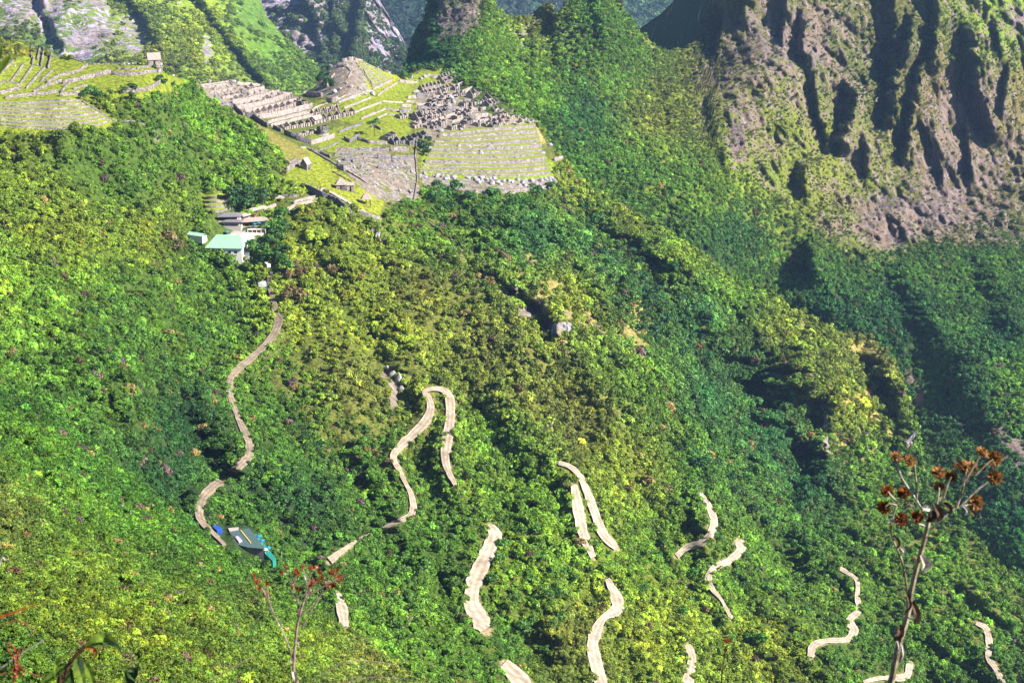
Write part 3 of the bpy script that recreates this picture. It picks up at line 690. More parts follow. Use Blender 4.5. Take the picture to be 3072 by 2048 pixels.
# foliage tints
T_DEEP, T_TEAL, T_MID, T_FRESH, T_LIME, T_OLV, T_BRN, T_DRY, T_PURP = (0.014, 0.062, 0.016), (0.020, 0.092, 0.026), (0.056, 0.145, 0.016), (0.095, 0.205, 0.018), (0.165, 0.225, 0.020), (0.135, 0.160, 0.028), (0.10, 0.075, 0.035), (0.26, 0.20, 0.08), (0.13, 0.085, 0.10)
leafM = tint_field([(100, 130, T_OLV), (250, 330, T_LIME), (300, 480, T_FRESH), (700, 330, T_FRESH), (500, 400, T_MID), (400, 560, T_MID), (200, 700, T_LIME), (450, 700, T_LIME), (700, 560, T_FRESH), (150, 900, T_FRESH), (400, 900, T_MID), (300, 1100, T_MID), (120, 1250, T_MID), (600, 1000, T_MID), (560, 1250, T_DEEP), (480, 1400, T_DEEP), (650, 860, T_FRESH),
                    (900, 700, T_LIME), (860, 880, T_LIME), (950, 1000, T_LIME), (830, 1100, T_FRESH), (800, 1250, T_MID), (850, 1400, T_MID), (900, 1500, T_DEEP), (800, 1600, T_MID), (1100, 850, T_LIME), (1200, 1000, T_LIME), (1080, 1180, T_OLV), (1100, 1350, T_MID), (1300, 700, T_FRESH), (1250, 900, T_OLV), (1450, 1050, T_OLV), (1600, 1200, T_OLV), (1300, 560, T_MID),
                    (1500, 640, T_MID), (1600, 720, T_TEAL), (1750, 700, T_MID), (1850, 780, T_DEEP), (1950, 880, T_DEEP), (1760, 740, T_TEAL), (1700, 880, T_LIME), (1740, 560, T_LIME), (1900, 660, T_LIME), (2050, 745, T_LIME), (2000, 760, T_FRESH), (2200, 900, T_FRESH), (2350, 980, T_LIME), (2100, 950, T_TEAL), (2250, 1080, T_DEEP), (2100, 1200, T_TEAL), (2300, 1300, T_TEAL), (2560, 1230, T_LIME), (2640, 1060, T_OLV), (2600, 1400, T_FRESH), (2750, 1450, T_MID), (2450, 1450, T_TEAL),  # crest painted lime as sunlit, hollow left of it teal and deep as shade
                    (1950, 1200, T_FRESH), (1900, 1400, T_LIME), (2100, 1400, T_MID), (1750, 1300, T_OLV), (1500, 1300, T_FRESH), (1600, 1500, T_FRESH), (1250, 1650, T_MID), (1300, 1800, T_FRESH), (1100, 1700, T_MID), (1600, 1750, T_FRESH), (1700, 1900, T_OLV), (1500, 1950, T_MID), (1950, 1700, T_FRESH), (2000, 1850, T_LIME), (2250, 1750, T_FRESH), (2300, 1950, T_LIME), (2400, 1650, T_MID), (2650, 1700, T_FRESH),
                    (2600, 1950, T_MID), (2900, 1800, T_FRESH), (3000, 2000, T_MID), (1150, 1850, T_FRESH)])
leafH = tint_field([(1300, 150, T_TEAL), (1450, 120, T_FRESH), (1500, 200, T_FRESH), (1600, 300, T_FRESH), (1600, 60, T_OLV), (1780, 60, T_MID), (1850, 250, T_MID), (1750, 350, T_TEAL), (1950, 350, T_OLV), (1900, 480, T_MID), (2100, 600, T_FRESH), (2200, 700, T_TEAL), (2300, 500, T_LIME), (2500, 620, T_OLV), (2450, 300, T_TEAL), (2600, 250, T_TEAL), (2200, 200, T_OLV), (2900, 100, T_FRESH), (3000, 200, T_FRESH),
                    (2800, 400, T_OLV), (2550, 800, T_MID), (2800, 750, T_MID), (2700, 950, T_TEAL), (3000, 1000, T_TEAL), (2900, 1200, T_TEAL), (3050, 700, T_MID), (2500, 900, T_TEAL), (2800, 1500, T_MID), (3050, 1150, T_FRESH), (3000, 1500, T_TEAL), (2350, 780, T_MID), (1800, 520, T_MID), (2950, 900, T_MID)])
def vary(base, P, rs, brown=0.04, amp=0.45):
    n = len(P)
    k = fbm(P, 38, 3, 141)[:, None]
    v = np.exp(amp * 1.1 * k + amp * 0.8 * rs.normal(size=(n, 1)))
    c = base * v
    w = smoothstep(0.0, 0.8, fbm(P, 22, 2, 151) + 0.25 * rs.normal(size=n))[:, None]
    c = c * (1 - 0.5 * w) + 0.5 * w * c * np.array([1.7, 1.25, 0.8])
    b = rs.rand(n) < brown * (1 + 1.5 * (fbm(P, 60, 2, 161) > 0.2))
    pal = np.array([T_BRN, T_DRY, T_PURP, T_BRN])[rs.randint(0, 4, n)]
    c[b] = pal[b] * (0.6 + 0.6 * rs.rand(b.sum(), 1))
    return c
# where nothing tall grows on the ridge
BARE_SOFT = [(1650, 860, 60, 30), (1720, 940, 70, 40), (1900, 1000, 70, 60), (2560, 1190, 110, 30), (2610, 1050, 80, 26), (1590, 930, 50, 30), (1655, 985, 26, 30)]
BARE_POLY = [p for p, _ in LAWNS] + [p for p, _ in STONY] + [CITADEL,
   [(625, 650), (700, 655), (790, 655), (805, 700), (790, 755), (735, 770), (700, 775), (625, 740), (615, 700)],
   [(560, 700), (620, 720), (600, 735), (560, 720)],
   [(770, 842), (800, 842), (800, 875), (772, 870)],
   [(640, 1565), (755, 1580), (835, 1680), (830, 1710), (770, 1690), (690, 1650), (650, 1620)],
   [(920, 570), (1000, 590), (1140, 660), (1150, 640), (980, 560)], [(600, 570), (700, 575), (700, 632), (620, 640)], [(770, 640), (900, 610), (960, 600), (960, 570), (880, 590), (780, 625)]]
def densM(px, py, P):
    d = np.ones(px.shape)
    for poly in BARE_POLY: d[in_poly(px, py, poly)] = 0
    rm = road_mask(px, py)
    d[rm < 3] = 0
    rb = road_mask(px, py - 9); d[rb < 2] = 0            # keep the verge on our side of a road low
    for a in BARE_SOFT: d = d * (1 - bl(px, py, *a, 0.93))
    r = rockM(px, py, None)
    d = d * (1 - 0.9 * smoothstep(0.3, 0.6, r))
    d = d * (0.55 + 0.45 * smoothstep(-0.35, 0.1, fbm(P, 45, 3, 171)))
    # seen ground only (a margin outside the frame too)
    d = d * (px > -420) * (px < 3400)
    # ground hidden by the near slope
    d = d * (py < np.interp(px, [p[0] for p in E_TOP], [p[1] for p in E_TOP]) + 60)
    # nearer ground: more, smaller plants
    d = d * (1000.0 / P[..., 1]) ** 0.9
    return d
def densH(px, py, P):
    c = cliffness(px, py)
    r = rockH(px, py, None)
    d = 1 - 0.80 * smoothstep(0.25, 0.62, r)
    d = d * (1 - 0.35 * c)
    d = d * (0.45 + 0.55 * smoothstep(-0.3, 0.2, fbm(P, 40, 3, 173, (1, 1, 1.8))))
    hid = py > np.interp(px, [p[0] for p in M_TOP], [p[1] for p in M_TOP]) + 60
    d[hid] = 0
    return d
rs1 = np.random.RandomState(5)
px, py, P, tot = MR.sample(70000, densM, rs1)
treeM = smoothstep(1250, 1550, px) * smoothstep(1700, 1300, py) * smoothstep(520, 620, py)
size = (1.35 + 3.6 * rs1.rand(len(P)) ** 2.8) * (1.0 + 0.35 * fbm(P, 40, 2, 181)) * np.interp(P[:, 1], [400, 800, 1300], [0.62, 0.9, 1.05]) * (1 + 0.45 * treeM)
P[:, 2] -= 0.25 * size
big = size > np.percentile(size, 45)
T = vary(leafM(px, py), P, rs1, 0.016)
scatter('forest', C_ROUND, P[big], size[big], T[big], rs1, 'dense green cloud forest of low trees covering the ridge', 'forest')
scatter('undergrowth', C_BUSH, P[~big], size[~big] * 0.9, T[~big], rs1, 'low bushes filling the gaps between the trees of the ridge', 'bushes')
px, py, P, tot = HP.sample(58000, densH, rs1)
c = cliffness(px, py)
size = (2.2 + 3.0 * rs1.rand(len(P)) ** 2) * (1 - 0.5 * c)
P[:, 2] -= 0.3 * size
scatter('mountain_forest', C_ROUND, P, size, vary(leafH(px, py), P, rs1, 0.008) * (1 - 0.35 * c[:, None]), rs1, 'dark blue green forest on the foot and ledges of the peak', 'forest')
px, py, P, tot = F1.sample(11000, lambda x, y, P: (1 - smoothstep(0.3, 0.5, rockF1(x, y, None))) * smoothstep(-0.3, 0.2, fbm(P, 120, 3, 191)) * (y > -80), rs1)
size = 4.0 + 5 * rs1.rand(len(P)) ** 2
P[:, 2] -= 0.3 * size
scatter('far_forest', C_BUSH, P, size, vary(tF1(px, py) * 0.75, P, rs1, 0.0), rs1, 'bushes dotted over the pale green mountain across the river', 'bushes')
px, py, P, tot = F2.sample(5000, lambda x, y, P: smoothstep(-0.1, 0.35, fbm(P, 150, 3, 193)) * (y > -80), rs1)
size = 5.0 + 6 * rs1.rand(len(P)) ** 2
P[:, 2] -= 0.3 * size
scatter('ledge_bushes', C_BUSH, P, size, vary(tF2(px, py) * 0.6, P, rs1, 0.0), rs1, 'bushes on the ledges of the far grey granite mountain', 'bushes')
def densE(px, py, P):
    d = np.ones(px.shape)
    d[rockM(px, py, None) > 2] = 0
    d = d * (1 - 0.85 * np.minimum(1, bl(px, py, 370, 1510, 40, 36, 1) + bl(px, py, 460, 1500, 26, 46, 1)))
    d = d * (py < 2120) * (px < 1500) * (px > -420) * (330.0 / P[..., 1]) ** 1.2
    return d * (0.6 + 0.4 * smoothstep(-0.3, 0.1, fbm(P, 16, 3, 195)))
px, py, P, tot = EN.sample(46000, densE, rs1)
leafE = tint_field([(0, 1150, T_MID), (150, 1250, T_MID), (260, 1350, T_MID), (420, 1480, T_MID), (560, 1600, T_MID), (720, 1730, T_MID), (860, 1820, T_FRESH), (100, 1400, T_FRESH), (0, 1550, T_OLV), (350, 1600, T_FRESH), (650, 1750, T_FRESH), (300, 1700, T_LIME), (100, 1800, T_LIME), (600, 1850, T_LIME), (900, 1950, T_LIME), (400, 2000, T_LIME), (1100, 2000, T_OLV), (0, 2000, T_FRESH), (760, 1800, T_OLV)])
size = (0.55 + 1.6 * rs1.rand(len(P)) ** 3.0) * (P[:, 1] / 330.0) ** 0.5
P[:, 2] -= 0.2 * size
T = vary(leafE(px, py) * np.array([0.56, 0.68, 0.8]), P, rs1, 0.03, 0.5)
scatter('slope_shrubs', C_FINE, P, size, T, rs1, 'bright yellow green shrubs covering the near slope', 'shrubs')

px, py, P, tot = F3.sample(5000, lambda x, y, P: (y > -80) * (0.3 + smoothstep(-0.2, 0.3, fbm(P, 300, 3, 197))), rs1)
size = 12.0 + 14 * rs1.rand(len(P)) ** 2
P[:, 2] -= 0.4 * size
scatter('distant_forest', C_BUSH, P, size, vary(tF3(px, py) * 0.9, P, rs1, 0.0), rs1, 'blue green forest of the most distant range', 'forest')

# ------------------------------------------------------------------ masonry, grass, dirt materials
def stone_mat(name, c1, c2, scale=0.8, course=True):
    m, n, l, b = new_mat(name, 0.9)
    g = n.new('ShaderNodeNewGeometry')
    v = n.new('ShaderNodeTexVoronoi'); v.inputs['Scale'].default_value = scale; v.inputs['Randomness'].default_value = 0.9
    mp = n.new('ShaderNodeMapping'); mp.inputs['Scale'].default_value = (1, 1, 1.7); l.new(g.outputs['Position'], mp.inputs[0]); l.new(mp.outputs[0], v.inputs['Vector'])
    n1 = noise_node(n, l, 0.25, 5, g.outputs['Position'], 0.65)
    r = ramp(n, l, n1.outputs['Fac'], [(0.32, c1), (0.66, c2)])
    hs = ramp(n, l, v.outputs['Color'], [(0.1, (0.62, 0.6, 0.64)), (0.9, (1.35, 1.3, 1.25))])
    c = mixc(n, l, 1.0, r.outputs[0], hs.outputs[0], 'MULTIPLY')
    e = ramp(n, l, v.outputs['Distance'], [(0.45, (1, 1, 1)), (0.75, (0.45, 0.45, 0.48))])
    c = mixc(n, l, 1.0, c, e.outputs[0], 'MULTIPLY')
    l.new(c, b.inputs['Base Color'])
    bump(n, l, v.outputs['Distance'], 0.7, -0.35, b)
    return m
M_STONE = stone_mat('dry_stone', (0.10, 0.092, 0.09), (0.23, 0.205, 0.195))
M_STONE2 = stone_mat('cut_stone', (0.165, 0.145, 0.135), (0.33, 0.285, 0.26), 1.1)
M_GREY = stone_mat('grey_and_shade_stone', (0.085, 0.082, 0.09), (0.18, 0.17, 0.175), 0.7)  # grey masonry, also the painted shade of ruin walls turned from the sun
M_BOULD = simple_mat('boulder_granite', (0.13, 0.125, 0.14), (0.34, 0.32, 0.34), 0.4, bstr=0.6, bdist=0.4)
M_GRASS = simple_mat('terrace_grass', (0.11, 0.15, 0.015), (0.19, 0.22, 0.024), 0.16, bstr=0.4, bdist=0.3)
M_THATCH = simple_mat('thatch', (0.17, 0.135, 0.12), (0.33, 0.27, 0.25), 1.3, bstr=0.6, bdist=0.15)
M_SAND = simple_mat('pale_gravel', (0.22, 0.18, 0.15), (0.33, 0.28, 0.24), 0.5)
def dirt_mat():
    m, n, l, b = new_mat('road_dirt', 0.95)
    g = n.new('ShaderNodeNewGeometry')
    at = N(n, 'ShaderNodeAttribute', attribute_name='across')
    n1 = noise_node(n, l, 0.18, 6, g.outputs['Position'], 0.65)
    n2 = noise_node(n, l, 1.2, 4, g.outputs['Position'])
    # two wheel tracks packed darker than the loose gravel between and beside them
    a = math_n(n, l, 'ABSOLUTE', math_n(n, l, 'SUBTRACT', math_n(n, l, 'ABSOLUTE', at.outputs['Fac']), 0.42))
    a = math_n(n, l, 'ADD', a, math_n(n, l, 'MULTIPLY', math_n(n, l, 'SUBTRACT', n1.outputs['Fac'], 0.5), 0.6))
    tr = ramp(n, l, a, [(0.06, (0.22, 0.18, 0.14)), (0.3, (0.28, 0.235, 0.185)), (0.5, (0.33, 0.28, 0.225))])
    k = ramp(n, l, n1.outputs['Fac'], [(0.35, (0.68, 0.66, 0.62)), (0.62, (1.1, 1.1, 1.1))])
    c = mixc(n, l, 1.0, tr.outputs[0], k.outputs[0], 'MULTIPLY')
    up = N(n, 'ShaderNodeAttribute', attribute_name='worn')
    c = mixc(n, l, up.outputs['Fac'], c, mixc(n, l, 1.0, c, (0.50, 0.47, 0.44), 'MULTIPLY'))
    l.new(c, b.inputs['Base Color'])
    bump(n, l, n2.outputs['Fac'], 0.5, 0.2, b)
    return m
M_DIRT = dirt_mat()

def catmull(line, n_per):
    A = np.array(line, float)
    A = np.vstack([2 * A[0] - A[1], A, 2 * A[-1] - A[-2]])
    out = []
    for i in range(1, len(A) - 2):
        p0, p1, p2, p3 = A[i - 1:i + 3]
        for t in np.arange(n_per) / n_per:
            out.append(0.5 * (2 * p1 + (p2 - p0) * t + (2 * p0 - 5 * p1 + 4 * p2 - p3) * t * t + (3 * p1 - p0 - 3 * p2 + p3) * t ** 3))
    out.append(A[-2])
    return np.array(out)
def ribbon(name, line, layer, lift, mat, cols=7, jitter=0.08, worn=0.0, n_per=10):
    A = catmull(line, n_per)
    r = np.random.RandomState(len(name) * 7)
    d = np.gradient(A[:, :2], axis=0); d /= np.linalg.norm(d, axis=1)[:, None] + 1e-9
    nrm = np.stack([-d[:, 1], d[:, 0]], -1)
    w = np.maximum(A[:, 2], 5) * 0.5
    s = np.linspace(-1, 1, cols)
    jl = 1 + jitter * np.interp(np.arange(len(A)), np.arange(0, len(A) + 3, 3), r.normal(size=len(np.arange(0, len(A) + 3, 3))))
    px = A[:, 0:1] + nrm[:, 0:1] * w[:, None] * jl[:, None] * s[None]
    py = A[:, 1:2] + nrm[:, 1:2] * w[:, None] * jl[:, None] * s[None]
    P = layer.P(px, py)
    # level the cross-section as far as the drawn edges allow
    dirv = P / np.linalg.norm(P, axis=-1, keepdims=True)
    P = P - dirv * 2.2
    P[..., 2] += lift
    h, k = px.shape
    idx = np.arange(h * k).reshape(h, k)
    F = np.stack([idx[:-1, :-1], idx[1:, :-1], idx[1:, 1:], idx[:-1, 1:]], -1).reshape(-1, 4)
    me = mesh_np(name, P.reshape(-1, 3), F, smooth=True)
    vattr(me, 'across', np.tile(s, h), 'FLOAT'); 
    wv = np.repeat(smoothstep(900, 1500, A[:, 1]) * 0 + worn, k)
    vattr(me, 'worn', wv, 'FLOAT')
    o = link(name, me, None, mat)
    setp(o, kind='structure')
    return o, A
for nm, ln in ROADS.items():
    ribbon(nm, ln, MR, 0.25, M_DIRT, worn=0.75 if nm == 'dirt_road' else (0.25 if nm == 'hairpin_road' else 0.0))
for nm, ln in PATHS.items():
    ribbon(nm, ln, MR, 0.3, M_SAND, cols=5)

ONES = ['', 'first', 'second', 'third', 'fourth', 'fifth', 'sixth', 'seventh', 'eighth', 'ninth', 'tenth', 'eleventh', 'twelfth', 'thirteenth', 'fourteenth', 'fifteenth', 'sixteenth', 'seventeenth', 'eighteenth', 'nineteenth']
def nth(i):
    if i >= 100: return 'hundred and ' + nth(i - 100) if i > 100 else 'hundredth'
    if i < 20: return ONES[i]
    t = {2: 'twent', 3: 'thirt', 4: 'fort', 5: 'fift', 6: 'sixt', 7: 'sevent', 8: 'eight', 9: 'ninet'}[i // 10]
    return t + 'ieth' if i % 10 == 0 else t + 'y-' + ONES[i % 10]
def crop(pts, s, ox, oy):
    return [(ox + p[0] / s, oy + p[1] / s) + tuple(p[2:]) for p in pts]

def wall_mesh(name, pts, hpx, thick=1.0, rough=0.12, dense=5.0, layer=None, sink=2.0, ruin=0.0, back=1):
    layer = layer or MR
    A = np.array([p[:2] for p in pts], float)
    seg = np.hypot(*np.diff(A, axis=0).T)
    t = np.concatenate([[0], np.cumsum(seg)])
    n = max(2, int(t[-1] / dense) + 1)
    tt = np.linspace(0, t[-1], n)
    tt = np.unique(np.concatenate([tt, t]))
    x = np.interp(tt, t, A[:, 0]); y = np.interp(tt, t, A[:, 1])
    hp = np.interp(tt, t, [hpx] * len(A) if np.isscalar(hpx) else hpx)
    P = layer.P(x, y)
    h = hp * P[:, 1] / FPX
    d = np.gradient(P[:, :2], axis=0); d /= np.linalg.norm(d, axis=1)[:, None] + 1e-9
    nr = np.stack([-d[:, 1], d[:, 0]], -1)
    if nr[:, 1].mean() < 0: nr = -nr
    nr *= back
    r = np.random.RandomState(int(abs(A[0, 0] * 3 + A[0, 1])) % 100000)
    hh = h + rough * r.normal(size=len(h)) - ruin * h * r.rand(len(h))
    bt = P.copy(); bt[:, 2] -= sink
    ft = P.copy(); ft[:, 2] += hh
    bk = P.copy(); bk[:, :2] += nr * thick; bk[:, 2] += hh
    bb = bk.copy(); bb[:, 2] = P[:, 2] - sink
    V = np.stack([bt, ft, bk, bb], 1)
    m = len(P); idx = np.arange(m * 4).reshape(m, 4)
    F = []
    for a, b in ((0, 1), (1, 2), (2, 3)):
        F.append(np.stack([idx[:-1, a], idx[:-1, b], idx[1:, b], idx[1:, a]], -1))
    F.append(np.array([[idx[0, 0], idx[0, 3], idx[0, 2], idx[0, 1]], [idx[-1, 0], idx[-1, 1], idx[-1, 2], idx[-1, 3]]]))
    return mesh_np(name, V.reshape(-1, 3), np.concatenate(F)), ft, P
N_WALL = {}
def wall(pts, hpx, label, group=None, mat=None, name='stone_wall', cat='wall', **kw):
    me, ft, P = wall_mesh(name, pts, hpx, **kw)
    o = link(name, me, None, mat or M_STONE)
    setp(o, label, cat, group)
    return o
def strip_between(ft, foot2):
    """grass tread from the top of one wall to the foot of the next"""
    n = 24
    def rs(Q):
        t = np.concatenate([[0], np.cumsum(np.linalg.norm(np.diff(Q, axis=0), axis=1))]); u = np.linspace(0, t[-1], n)
        return np.stack([np.interp(u, t, Q[:, k]) for k in range(3)], -1)
    A, B = rs(ft), rs(foot2)
    A = A.copy(); A[:, 2] -= 0.15; B = B.copy(); B[:, 1] += 1.0
    V = np.concatenate([A, B]); i = np.arange(n - 1)
    return V, np.stack([i, i + n, i + n + 1, i + 1], -1)
def flight(lo, hi, steps, frac, where, tread_name, grp, mat=None, grass=None, jig=0.8, layer=None):
    lo = np.array(lo, float); hi = np.array(hi, float)
    n = max(len(lo), len(hi), 9)
    def rsm(A):
        t = np.linspace(0, 1, len(A)); u = np.linspace(0, 1, n)
        return np.stack([np.interp(u, t, A[:, 0]), np.interp(u, t, A[:, 1])], -1)
    lo, hi = rsm(lo), rsm(hi)
    r = np.random.RandomState(steps * 31 + int(abs(lo[0, 0])))
    lines = []
    for i in range(steps + 1):
        k = i / steps
        L = lo * (1 - k) + hi * k
        L[:, 1] += jig * np.interp(np.arange(n), [0, n // 2, n - 1], r.normal(size=3))
        lines.append(L)
    Vs, Fs, off = [], [], 0
    tops = []
    for i in range(steps):
        gap = np.abs(lines[i][:, 1] - lines[i + 1][:, 1])
        gap = np.maximum(gap, 1.2)
        me, ft, P = wall_mesh('terrace_wall', [tuple(p) for p in lines[i]], list(gap * frac), 0.9, 0.10, 7.0, layer=layer)
        o = link('terrace_wall', me, None, mat or M_STONE)
        setp(o, '%s stone terrace wall up %s' % (nth(i + 1), where), 'terrace wall', grp)
        me2, _, P2 = wall_mesh('t', [tuple(p) for p in lines[i + 1]], 1.0, layer=layer); bpy.data.meshes.remove(me2)
        V, F = strip_between(ft, P2)
        Vs.append(V); Fs.append(F + off); off += len(V)
    o = link(tread_name, mesh_np(tread_name, np.concatenate(Vs), np.concatenate(Fs)), None, grass or M_GRASS)
    setp(o, kind='structure')

# --- flights of terraces
flight([(1258, 516), (1320, 521), (1387, 527), (1450, 531), (1515, 532), (1580, 530), (1650, 522)],
       [(1322, 398), (1370, 392), (1420, 388), (1480, 380), (1540, 374), (1580, 372), (1604, 370)], 11, 0.62, 'from the boulders on the east terraces', 'east_terraces', 'walls of the east terraces', mat=M_STONE, jig=2.2)
flight([(0, 377), (60, 384), (120, 386), (200, 388), (270, 384), (330, 366)], [(-10, 304), (60, 301), (110, 298), (160, 293), (195, 292), (236, 296)], 8, 0.55, 'in the fan of field terraces at left', 'field_terraces', 'walls of the lower field terraces')
flight([(-420, 400), (-200, 392), (-4, 380)], [(-420, 312), (-200, 308), (-12, 304)], 8, 0.55, 'at the left end of the field terraces', 'outer_terraces', 'walls of the outermost field terraces')
flight([(1118, 264), (1150, 250), (1178, 236)], [(1066, 186), (1078, 184), (1090, 184)], 9, 0.55, 'on the right side of the rocky hilltop', 'hill_terraces', 'walls of the hill terraces', jig=0.3)
flight([(618, 637), (655, 638), (700, 628)], [(606, 584), (650, 580), (688, 580)], 4, 0.5, 'behind the lodge', 'lodge_terraces', 'walls of the small terraces behind the lodge', jig=0.5)
flight([(2000, 1042), (2060, 1050), (2092, 1040)], [(1975, 905), (2020, 905), (2062, 920)], 10, 0.35, 'of the overgrown field in the dark forest', 'overgrown_terraces', 'walls of the overgrown terraces', jig=1.0)
flight([(1548, 160), (1572, 165), (1592, 158)], [(1520, 68), (1560, 66), (1590, 70)], 9, 0.5, 'on the steep saddle below the small peak', 'saddle_terraces', 'walls of the saddle terraces', mat=M_GREY, jig=0.5, layer=HP)

# --- single walls of the farming sector (left)
C7 = (3.92, 0, 100)
fw = [([(0, 490), (100, 400), (170, 330)], 6), ([(120, 580), (200, 470), (270, 370)], 6), ([(225, 610), (300, 500), (375, 395)], 6), ([(300, 655), (430, 510), (520, 410)], 6), ([(480, 580), (560, 505), (630, 440)], 5),
      ([(560, 590), (700, 510), (860, 480), (960, 440), (1040, 385)], 8), ([(400, 700), (520, 640), (740, 565)], 8), ([(740, 600), (900, 570), (1100, 520), (1310, 470)], 13), ([(0, 720), (120, 690), (250, 660)], 10), ([(60, 775), (230, 750), (420, 735)], 10),
      ([(430, 735), (560, 720), (680, 700)], 10), ([(730, 700), (780, 640), (830, 590)], 7), ([(870, 665), (950, 640), (1030, 620)], 6), ([(700, 745), (850, 730), (960, 720)], 11), ([(1310, 490), (1420, 500), (1530, 505)], 11), ([(1530, 505), (1700, 480), (1850, 460)], 10),
      ([(1370, 428), (1450, 432), (1532, 434)], 7), ([(1532, 434), (1600, 428)], 6), ([(1612, 425), (1700, 410), (1780, 400)], 7), ([(1420, 690), (1560, 695), (1680, 690), (1800, 650), (1890, 595)], 12), ([(358, 250), (365, 165)], 7), ([(432, 315), (462, 185)], 7), ([(475, 390), (507, 215)], 7),
      ([(562, 415), (600, 245)], 8), ([(0, 610), (60, 570), (170, 600), (225, 612)], 5), ([(640, 290), (820, 295), (1000, 350)], 2), ([(1040, 370), (1300, 368), (1660, 360)], 4), ([(1850, 460), (1900, 440), (1880, 400)], 7), ([(372, 372), (385, 310), (350, 270)], 7)]
fw = [(crop(p, *C7), h) for p, h in fw]
for i, (p, h) in enumerate(sorted(fw, key=lambda w: w[0][0][0])):
    wall(p, h, 'pale field wall on the grassy terraces at upper left, %s from the left' % nth(i + 1), 'walls of the grassy field terraces', M_STONE, cat='terrace wall', name='terrace_wall')
wall([(232, 296), (262, 318), (292, 334), (320, 352), (350, 370)], 4, 'low wall running down between the field terraces and the thicket', None, M_STONE)
wall([(340, 366), (410, 364), (450, 384), (480, 404), (540, 424), (600, 446), (700, 476), (735, 500), (790, 545)], 3.2, 'old trail wall crossing the forested slope under the field terraces', None, M_GREY)
wall([(1160, 600), (1235, 640), (1290, 672), (1345, 712), (1395, 768), (1440, 800), (1500, 836), (1560, 868), (1640, 905), (1700, 940), (1800, 985)], 3.0, 'long low stone wall following the crest below the ruins', None, M_STONE)
wall([(1548, 160), (1640, 166), (1700, 158), (1790, 150), (1830, 150), (1880, 142)], 2.2, 'faint stone trail edge crossing the small pointed peak', None, M_STONE, layer=HP)

# --- western quarter and boundary walls
C2 = (3.92, 560, 120)
ww = [([(430, 765), (490, 768), (550, 790)], 10, 1), ([(550, 800), (590, 840), (665, 912)], 14, 1), ([(690, 900), (780, 930), (860, 985), (950, 1035)], 16, 1), ([(1145, 1110), (1230, 1150), (1330, 1190), (1470, 1238)], 17, 1), ([(1470, 1238), (1600, 1195), (1740, 1150)], 15, 0),
      ([(550, 760), (700, 740), (900, 690), (1100, 640)], 16, 0), ([(600, 820), (800, 790), (1020, 730), (1240, 670)], 15, 0), ([(690, 860), (900, 830), (1200, 760), (1300, 730)], 14, 0), ([(860, 930), (1060, 905), (1280, 850), (1480, 800)], 16, 0), ([(960, 985), (1200, 925), (1500, 850)], 10, 0),
      ([(1000, 1020), (1250, 960), (1490, 900)], 10, 0), ([(1015, 1040), (1060, 1065), (1110, 1085)], 12, 1), ([(430, 700), (560, 680), (640, 660)], 10, 0), ([(280, 640), (420, 620), (560, 590)], 10, 0), ([(100, 590), (300, 560), (500, 530)], 7, 0), ([(650, 640), (720, 662)], 18, 1), ([(735, 662), (830, 630), (920, 610)], 20, 0),
      ([(340, 690), (380, 698), (410, 694)], 14, 1), ([(1420, 640), (1500, 650), (1590, 660)], 11, 0), ([(1370, 640), (1430, 605), (1520, 600)], 6, 0), ([(1000, 620), (1100, 640), (1240, 650)], 9, 0), ([(180, 540), (340, 520), (500, 495)], 5, 0), ([(600, 530), (760, 530), (900, 560)], 8, 0)]
for i, (p, h, in_shade) in enumerate(sorted(ww, key=lambda w: w[0][0][0])):
    wall(crop(p, *C2), h, 'stone wall of the western ruins beside the grassy slope, %s from the left' % nth(i + 1), 'walls of the western ruins', M_GREY if in_shade else M_STONE2, ruin=0.12, back=1)  # left-facing walls take the grey stone as painted shade, sunlit ones the pale
# --- plaza terraces
C22 = (4.48, 900, 160)
pw = [([(180, 755), (270, 715), (370, 680)], 5), ([(270, 785), (380, 745), (500, 705)], 5), ([(510, 680), (690, 610), (880, 535)], 7), ([(590, 750), (780, 680), (960, 605)], 6), ([(730, 810), (910, 740), (1100, 665)], 6), ([(830, 890), (1000, 820), (1160, 755)], 5.5), ([(1040, 885), (1100, 855), (1180, 820)], 5), ([(1140, 505), (1230, 460), (1320, 405)], 6),
      ([(1050, 580), (1095, 545), (1138, 515)], 6), ([(985, 500), (1110, 440), (1240, 375)], 7), ([(1100, 650), (1220, 662), (1400, 672)], 4), ([(1160, 755), (1250, 775), (1400, 795)], 7), ([(1190, 825), (1310, 842), (1400, 850)], 4), ([(500, 640), (610, 575), (700, 540)], 5), ([(350, 660), (430, 665), (505, 640)], 14), ([(885, 520), (975, 522)], 7), ([(90, 560), (180, 575), (285, 580)], 10),
      ([(255, 465), (370, 455)], 14), ([(490, 195), (560, 185), (650, 190)], 9), ([(400, 420), (430, 330), (470, 290)], 5), ([(850, 235), (900, 330), (970, 430)], 5), ([(640, 90), (720, 95)], 10), ([(555, 120), (635, 110)], 10), ([(740, 95), (850, 110)], 6), ([(600, 160), (680, 250), (640, 330)], 3)]
for i, (p, h) in enumerate(sorted(pw, key=lambda w: w[0][0][0])):
    wall(crop(p, *C22), h, 'wall between the lawns of the central plaza and the rocky hill, %s from the left' % nth(i + 1), 'walls of the plaza terraces', M_STONE2, name='plaza_wall')
